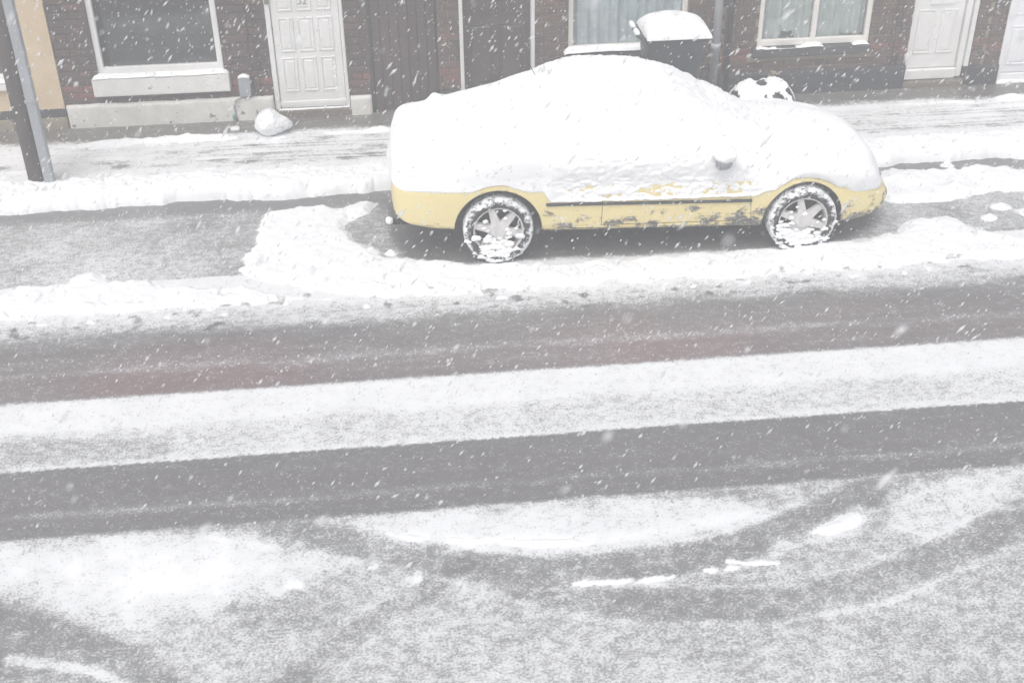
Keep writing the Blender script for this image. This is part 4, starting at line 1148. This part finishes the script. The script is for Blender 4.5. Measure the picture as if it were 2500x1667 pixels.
def make_wheel(loc, flip):
    root = link('wheel', None, car); root.location = loc
    root.rotation_euler = (0, random.uniform(0, 1), math.pi if flip else 0)
    # local: axle along y, outer face towards -y
    prof = [(0.205, -0.075), (0.213, -0.090), (0.245, -0.098), (0.268, -0.094), (0.282, -0.078), (0.288, -0.05), (0.288, 0.05), (0.275, 0.085), (0.205, 0.08)]
    n_ = 64; mb = MB(); rings = []
    for k_ in range(n_):
        a_ = 2 * math.pi * k_ / n_
        rings.append([mb.bm.verts.new((r_ * math.cos(a_), y_, r_ * math.sin(a_))) for r_, y_ in prof])
    for k_ in range(n_):
        A, B = rings[k_], rings[(k_ + 1) % n_]
        for i in range(len(prof)): mb.bm.faces.new((A[i], A[(i + 1) % len(prof)], B[(i + 1) % len(prof)], B[i]))
    mb.build('tyre', M_TYRE, root, True)
    # rim ring
    prof = [(0.207, -0.072), (0.205, -0.086), (0.196, -0.084), (0.190, -0.06), (0.186, 0.06), (0.207, 0.06)]
    mb = MB(); rings = []
    for k_ in range(n_):
        a_ = 2 * math.pi * k_ / n_
        rings.append([mb.bm.verts.new((r_ * math.cos(a_), y_, r_ * math.sin(a_))) for r_, y_ in prof])
    for k_ in range(n_):
        A, B = rings[k_], rings[(k_ + 1) % n_]
        for i in range(len(prof)): mb.bm.faces.new((A[i], A[(i + 1) % len(prof)], B[(i + 1) % len(prof)], B[i]))
    # hub and spokes in one casting, the spokes widening to the hub
    res = bmesh.ops.create_cone(mb.bm, cap_ends=True, segments=32, radius1=0.068, radius2=0.058, depth=0.05, matrix=Matrix.Translation((0, -0.062, 0)) @ Matrix.Rotation(math.pi / 2, 4, 'X'))
    for s_ in range(6):
        a_ = s_ * math.pi / 3
        ca, sa = math.cos(a_), math.sin(a_)
        def pt(r_, t_, y_): return mb.bm.verts.new((ca * r_ - sa * t_, y_, sa * r_ + ca * t_))
        A = [pt(0.035, -0.044, -0.078), pt(0.035, 0.044, -0.078), pt(0.035, 0.044, -0.04), pt(0.035, -0.044, -0.04)]
        Bm = [pt(0.11, -0.031, -0.074), pt(0.11, 0.031, -0.074), pt(0.11, 0.034, -0.035), pt(0.11, -0.034, -0.035)]
        B = [pt(0.196, -0.022, -0.066), pt(0.196, 0.022, -0.066), pt(0.196, 0.025, -0.03), pt(0.196, -0.025, -0.03)]
        for C_, D_ in ((A, Bm), (Bm, B)):
            for i in range(4): mb.bm.faces.new((C_[i], C_[(i + 1) % 4], D_[(i + 1) % 4], D_[i]))
    rm = mb.build('rim', M_RIM, root)
    mb = MB()
    bmesh.ops.create_cone(mb.bm, cap_ends=True, segments=32, radius1=0.188, radius2=0.188, depth=0.04, matrix=Matrix.Translation((0, 0.03, 0)) @ Matrix.Rotation(math.pi / 2, 4, 'X'))
    mb.build('brake_disc', M_UNDER, root)
    return root
def wheel_snow(w, seed):
    """clods packed on the lower half of the wheel, in car space so they stay low"""
    rr = random.Random(seed); mb = MB()
    for k_ in range(95):
        a_ = rr.gauss(-math.pi / 2 - .1, 0.6); r_ = rr.uniform(0.09, 0.275)
        s_ = rr.uniform(0.008, 0.026) * (1.25 if r_ > .13 else .8)
        mb.blob((w.location.x + r_ * math.cos(a_), w.location.y - 0.082 - rr.uniform(0, .008), w.location.z + r_ * math.sin(a_)), (s_ * 1.5, s_ * .5, s_ * .8), 0.8, seed + k_, 2, 5)
    for k_ in range(12):
        a_ = rr.uniform(0, 6.28); r_ = rr.uniform(0.06, 0.26)
        s_ = rr.uniform(0.008, 0.022)
        mb.blob((w.location.x + r_ * math.cos(a_), w.location.y - 0.08, w.location.z + r_ * math.sin(a_)), (s_ * 1.3, s_ * .6, s_), 0.5, seed + 90 + k_, 2, 5)
    o = mb.build('wheel_snow', M_SNOW_FINE, car, True); o['kind'] = 'stuff'
    return o
for ax in (0.0, WBASE):
    w1 = make_wheel((ax, -0.703, WR), False)
    make_wheel((ax, 0.703, WR), True)
    wheel_snow(w1, 100 + int(ax * 10))

# door mirrors
for sg in (-1, 1):
    mx_ = link('door_mirror', None, car); mx_.location = (1.775, sg * 0.755, 0.875)
    mb = MB(); res = bmesh.ops.create_icosphere(mb.bm, subdivisions=4, radius=1.0)
    for v in res['verts']:
        p = v.co
        v.co = Vector((p.x * 0.075 + (0.02 if p.x > 0 else 0) * abs(p.y), sg * 0.08 + p.y * 0.115, p.z * 0.075 * (1 if p.z > 0 else 0.95)))
        if v.co.x < -0.035: v.co.x = -0.035
    mb.box(-0.02, 0.03, min(0, sg * -0.05), max(0, sg * 0.02) + .02, -0.05, -0.015, 0.006)
    mb.build('housing', M_GREYBOX, mx_, True)
    MB().blob((0.02, sg * 0.085, 0.055), (0.10, 0.125, 0.065), 0.18, 6 + sg, 4).build('mirror_snow', M_SNOW_FINE, mx_, True)
# thin aerial at the back of the roof
MB().tube([(0.43, 0.22, 1.15), (0.33, 0.22, 1.335)], 0.0028, 6).build('aerial', M_UNDER, car)
# exhaust tail pipe with a lump of snow
MB().tube([(-0.55, -0.50, 0.27), (-0.90, -0.50, 0.265)], 0.028, 12).build('tail_pipe', M_UNDER, car, True)
MB().blob((-0.885, -0.56, 0.31), (0.03, 0.035, 0.03), 0.5, 4, 3).build('bumper_snow', M_SNOW_FINE, car, True)

# the blanket of snow over the car: a second shell lifted off the body
NU2, NV2 = 520, 260
P = car_shell(NU2, NV2)
du = np.gradient(P, axis=1); dv = np.gradient(P, axis=0)
N = np.cross(du, dv); N /= np.linalg.norm(N, axis=-1, keepdims=True) + 1e-9
ctr = np.array([1.2, 0, 0.5])
if (N * (P - ctr)).sum(-1).mean() < 0: N = -N
px, py, pz = P[..., 0], P[..., 1], P[..., 2]
# ends: normals tilt along the car so the blanket wraps nose and tail
N[..., 0] += -1.2 * sst(-0.55, -0.86, px) + 1.0 * sst(2.95, 3.365, px)
N /= np.linalg.norm(N, axis=-1, keepdims=True)
nA = fbm(px, py + pz, 1.6, 3, 91); nB = fbm(px, pz * 1.3 + py, 7, 4, 92); nC = fbm(px * .8, pz * 1.5 + py, 26, 4, 93, 0.6)
line = np.interp(px, [-0.9, -0.5, -0.36, 0.36, 0.42, 2.1, 2.2, 2.85, 2.95, 3.4], [0.625, 0.625, 0.62, 0.62, 0.523, 0.523, 0.56, 0.56, 0.50, 0.46])
a0 = np.hypot(px, pz - WR); a1 = np.hypot(px - WBASE, pz - WR) + ARCH - ARCH_F
arch = np.minimum(a0, a1)
hgt = pz - line - 0.012 * nB
mid_patch = sst(0.36, 0.6, px) * sst(2.35, 2.0, px)                      # thin, patchy crust on the door
side = 0.040 * sst(0.0, 0.30, hgt) + 0.010 * sst(0.0, 0.02, hgt)
nD = fbm(px * .45, pz * 1.6 + py, 16, 4, 94, 0.6)
crust = 0.040 * sst(0.12, 0.34, hgt) + 0.004 + 0.009 * nD + 0.018 * nC + 0.016 * np.exp(-((hgt - 0.014) / 0.014) ** 2)
side = side * (1 - mid_patch) + (side * .45 * sst(.1, .3, hgt) + crust * .8) * mid_patch
side = np.where(hgt < 0, -0.02, side)
side = side - 0.05 * sst(ARCH + 0.045, ARCH + 0.012, arch + 0.02 * nB)
up_ = np.clip(N[..., 2], 0, 1)
top = 0.115 * sst(0.10, 0.93, up_) * sst(0.62, 0.90, pz + 0.25 * sst(2.2, 3.0, px))
dep = side + top * (1 + 0.16 * nA) + np.where(hgt > 0, 0.006 * nB * sst(0, .6, up_) + 0.0025 * nC, 0)
# lumps along the far roof and tail edges
dep = dep + 0.018 * np.clip(fbm(px, py, 3.2, 3, 95), 0, 1) * sst(0.5, .9, up_)
dep = dep + 0.045 * np.exp(-((px + 0.72) / .1) ** 2) * sst(0.0, .5, py) * sst(.4, .8, up_) + 0.05 * np.exp(-((px + .45) / .06) ** 2 - ((py - .35) / .12) ** 2)
S = P + N * dep[..., None]
S[..., 2] += 0.012 * sst(0.5, 1, up_)
Q = grid_quads(NU2, P.shape[0])
keep = (dep > -0.006).ravel()
Qk = Q[keep[Q].all(1)]
Vs, Qk, _ = compact(S.reshape(-1, 3), Qk)
me = fast_mesh('snow_cover', Vs, Qk, M_SNOW_FINE)
sc = link('snow_cover', me, car); sc['label'] = 'thick white snow blanket over roof, bonnet and sides'
# caps at tail and nose
for name_, col in (('tail', 0), ('nose', -1)):
    ring = S[:, col, :][(dep > -0.006)[:, col]]
    if len(ring) > 4:
        c_ = ring.mean(0); c_[0] += -0.03 if col == 0 else 0.03
        vv = np.vstack([ring, c_[None]])
        k_ = len(ring)
        fs = [(i, (i + 1), k_) for i in range(k_ - 1)] + [(k_ - 1, 0, k_)]
        mesh_obj('snow_cover', vv, fs, M_SNOW_FINE, car, True)

# ------------------------------------------------------------------ falling snow
def falling_snow(nf):
    r = np.random.default_rng(99)
    C = np.stack([r.uniform(-5.5, 9.0, nf), r.uniform(0.9, 12.0, nf), r.uniform(0.05, 4.7, nf)], -1)
    # keep what lies near the view, clear of the car, bin and pole
    d_ = np.array(fw); 
    depth = C @ d_ - CAM_H * d_[2]
    rel = C - np.array([0, 0, CAM_H])
    u = (rel @ np.array(rx)) / np.maximum(depth, .1); v = (rel @ np.array(dx)) / np.maximum(depth, .1)
    ok = (depth > 0.9) & (np.abs(u) < 0.75) & (np.abs(v) < 0.6)
    ok &= ~((C[:, 0] > -0.3) & (C[:, 0] < 4.4) & (C[:, 1] > 8.6) & (C[:, 1] < 10.6) & (C[:, 2] < 1.55))
    ok &= ~((C[:, 0] > 2.2) & (C[:, 0] < 3.2) & (C[:, 1] > 11.1) & (C[:, 2] < 1.3))
    ok &= ~(np.hypot(C[:, 0] + 3.36, C[:, 1] - 10.7) < 0.25)
    C = C[ok]; k = len(C)
    dirv = np.array([-0.62, -0.05, -0.80]) + r.normal(0, 0.14, (k, 3)); dirv /= np.linalg.norm(dirv, axis=1, keepdims=True)
    ref = r.normal(0, 1, (k, 3)); a = np.cross(dirv, ref); a /= np.linalg.norm(a, axis=1, keepdims=True); b = np.cross(dirv, a)
    size = np.exp(r.normal(math.log(0.0032), 0.46, k))
    near_ = np.clip(C[:, 1] / 5.0, 0.7, 1.0)
    size *= near_
    asp = r.uniform(1.6, 4.2, k)
    oct_ = np.array([(1, 0, 0), (-1, 0, 0), (0, 1, 0), (0, -1, 0), (0, 0, 1), (0, 0, -1), (.6, .6, .5), (-.6, .5, -.5)], float)
    oct_ = oct_[:6]
    J = oct_[None] * r.uniform(0.65, 1.3, (k, 6, 1))
    Vv = C[:, None] + size[:, None, None] * (J[..., 0:1] * a[:, None] + J[..., 1:2] * b[:, None] + J[..., 2:3] * asp[:, None, None] * dirv[:, None])
    F = np.array([(0, 2, 4), (2, 1, 4), (1, 3, 4), (3, 0, 4), (2, 0, 5), (1, 2, 5), (3, 1, 5), (0, 3, 5)])
    Fq = (F[None] + (np.arange(k) * 6)[:, None, None]).reshape(-1, 3)
    return fast_mesh('falling_snow', Vv.reshape(-1, 3), Fq, M_FLAKE), k
mt, n, l, bs = new_mat('snowflake')
bs.inputs['Base Color'].default_value = (0.97, 0.975, 0.98, 1); bs.inputs['Roughness'].default_value = 0.9; bs.inputs['Alpha'].default_value = 0.62
bs.inputs['Alpha'].default_value = 1.0
tl = n.new('ShaderNodeBsdfTranslucent'); tl.inputs[0].default_value = (0.97, 0.975, 0.98, 1)
tr_ = n.new('ShaderNodeBsdfTransparent'); m1 = n.new('ShaderNodeMixShader'); m2 = n.new('ShaderNodeMixShader')
m1.inputs[0].default_value = 0.6; l.new(bs.outputs[0], m1.inputs[1]); l.new(tl.outputs[0], m1.inputs[2])
n_ = tex(n, l, 'ShaderNodeTexNoise', 180.0, 2)
l.new(math_n(n, l, 'MULTIPLY_ADD', n_.outputs[0], 0.9, 0.22, clamp=True), m2.inputs[0])       # lacy: partly see-through
l.new(tr_.outputs[0], m2.inputs[1]); l.new(m1.outputs[0], m2.inputs[2]); l.new(m2.outputs[0], n['Material Output'].inputs['Surface'])
M_FLAKE = mt
fm, nfl = falling_snow(42000)
tag(link('falling_snow', fm), 'white snowflakes drifting down through the air', 'snowfall', kind='stuff')

# ------------------------------------------------------------------ the snowy air
hz = MB().box(-90, 95, -45, 60, -1.0, 6.2).build('haze', M_WHITE)
hm = bpy.data.materials.new('snowy air'); hm.use_nodes = True
hn, hl = hm.node_tree.nodes, hm.node_tree.links
hn.clear()
ho = hn.new('ShaderNodeOutputMaterial'); pv = hn.new('ShaderNodeVolumePrincipled')
pv.inputs['Color'].default_value = (0.97, 0.985, 1.0, 1)
pv.inputs['Density'].default_value = HAZE_DENSITY
pv.inputs['Anisotropy'].default_value = 0.0
hl.new(pv.outputs[0], ho.inputs['Volume'])
hz.data.materials.clear(); hz.data.materials.append(hm)
tag(hz, 'pale veil of snow filled air over the whole street', 'haze', kind='stuff')
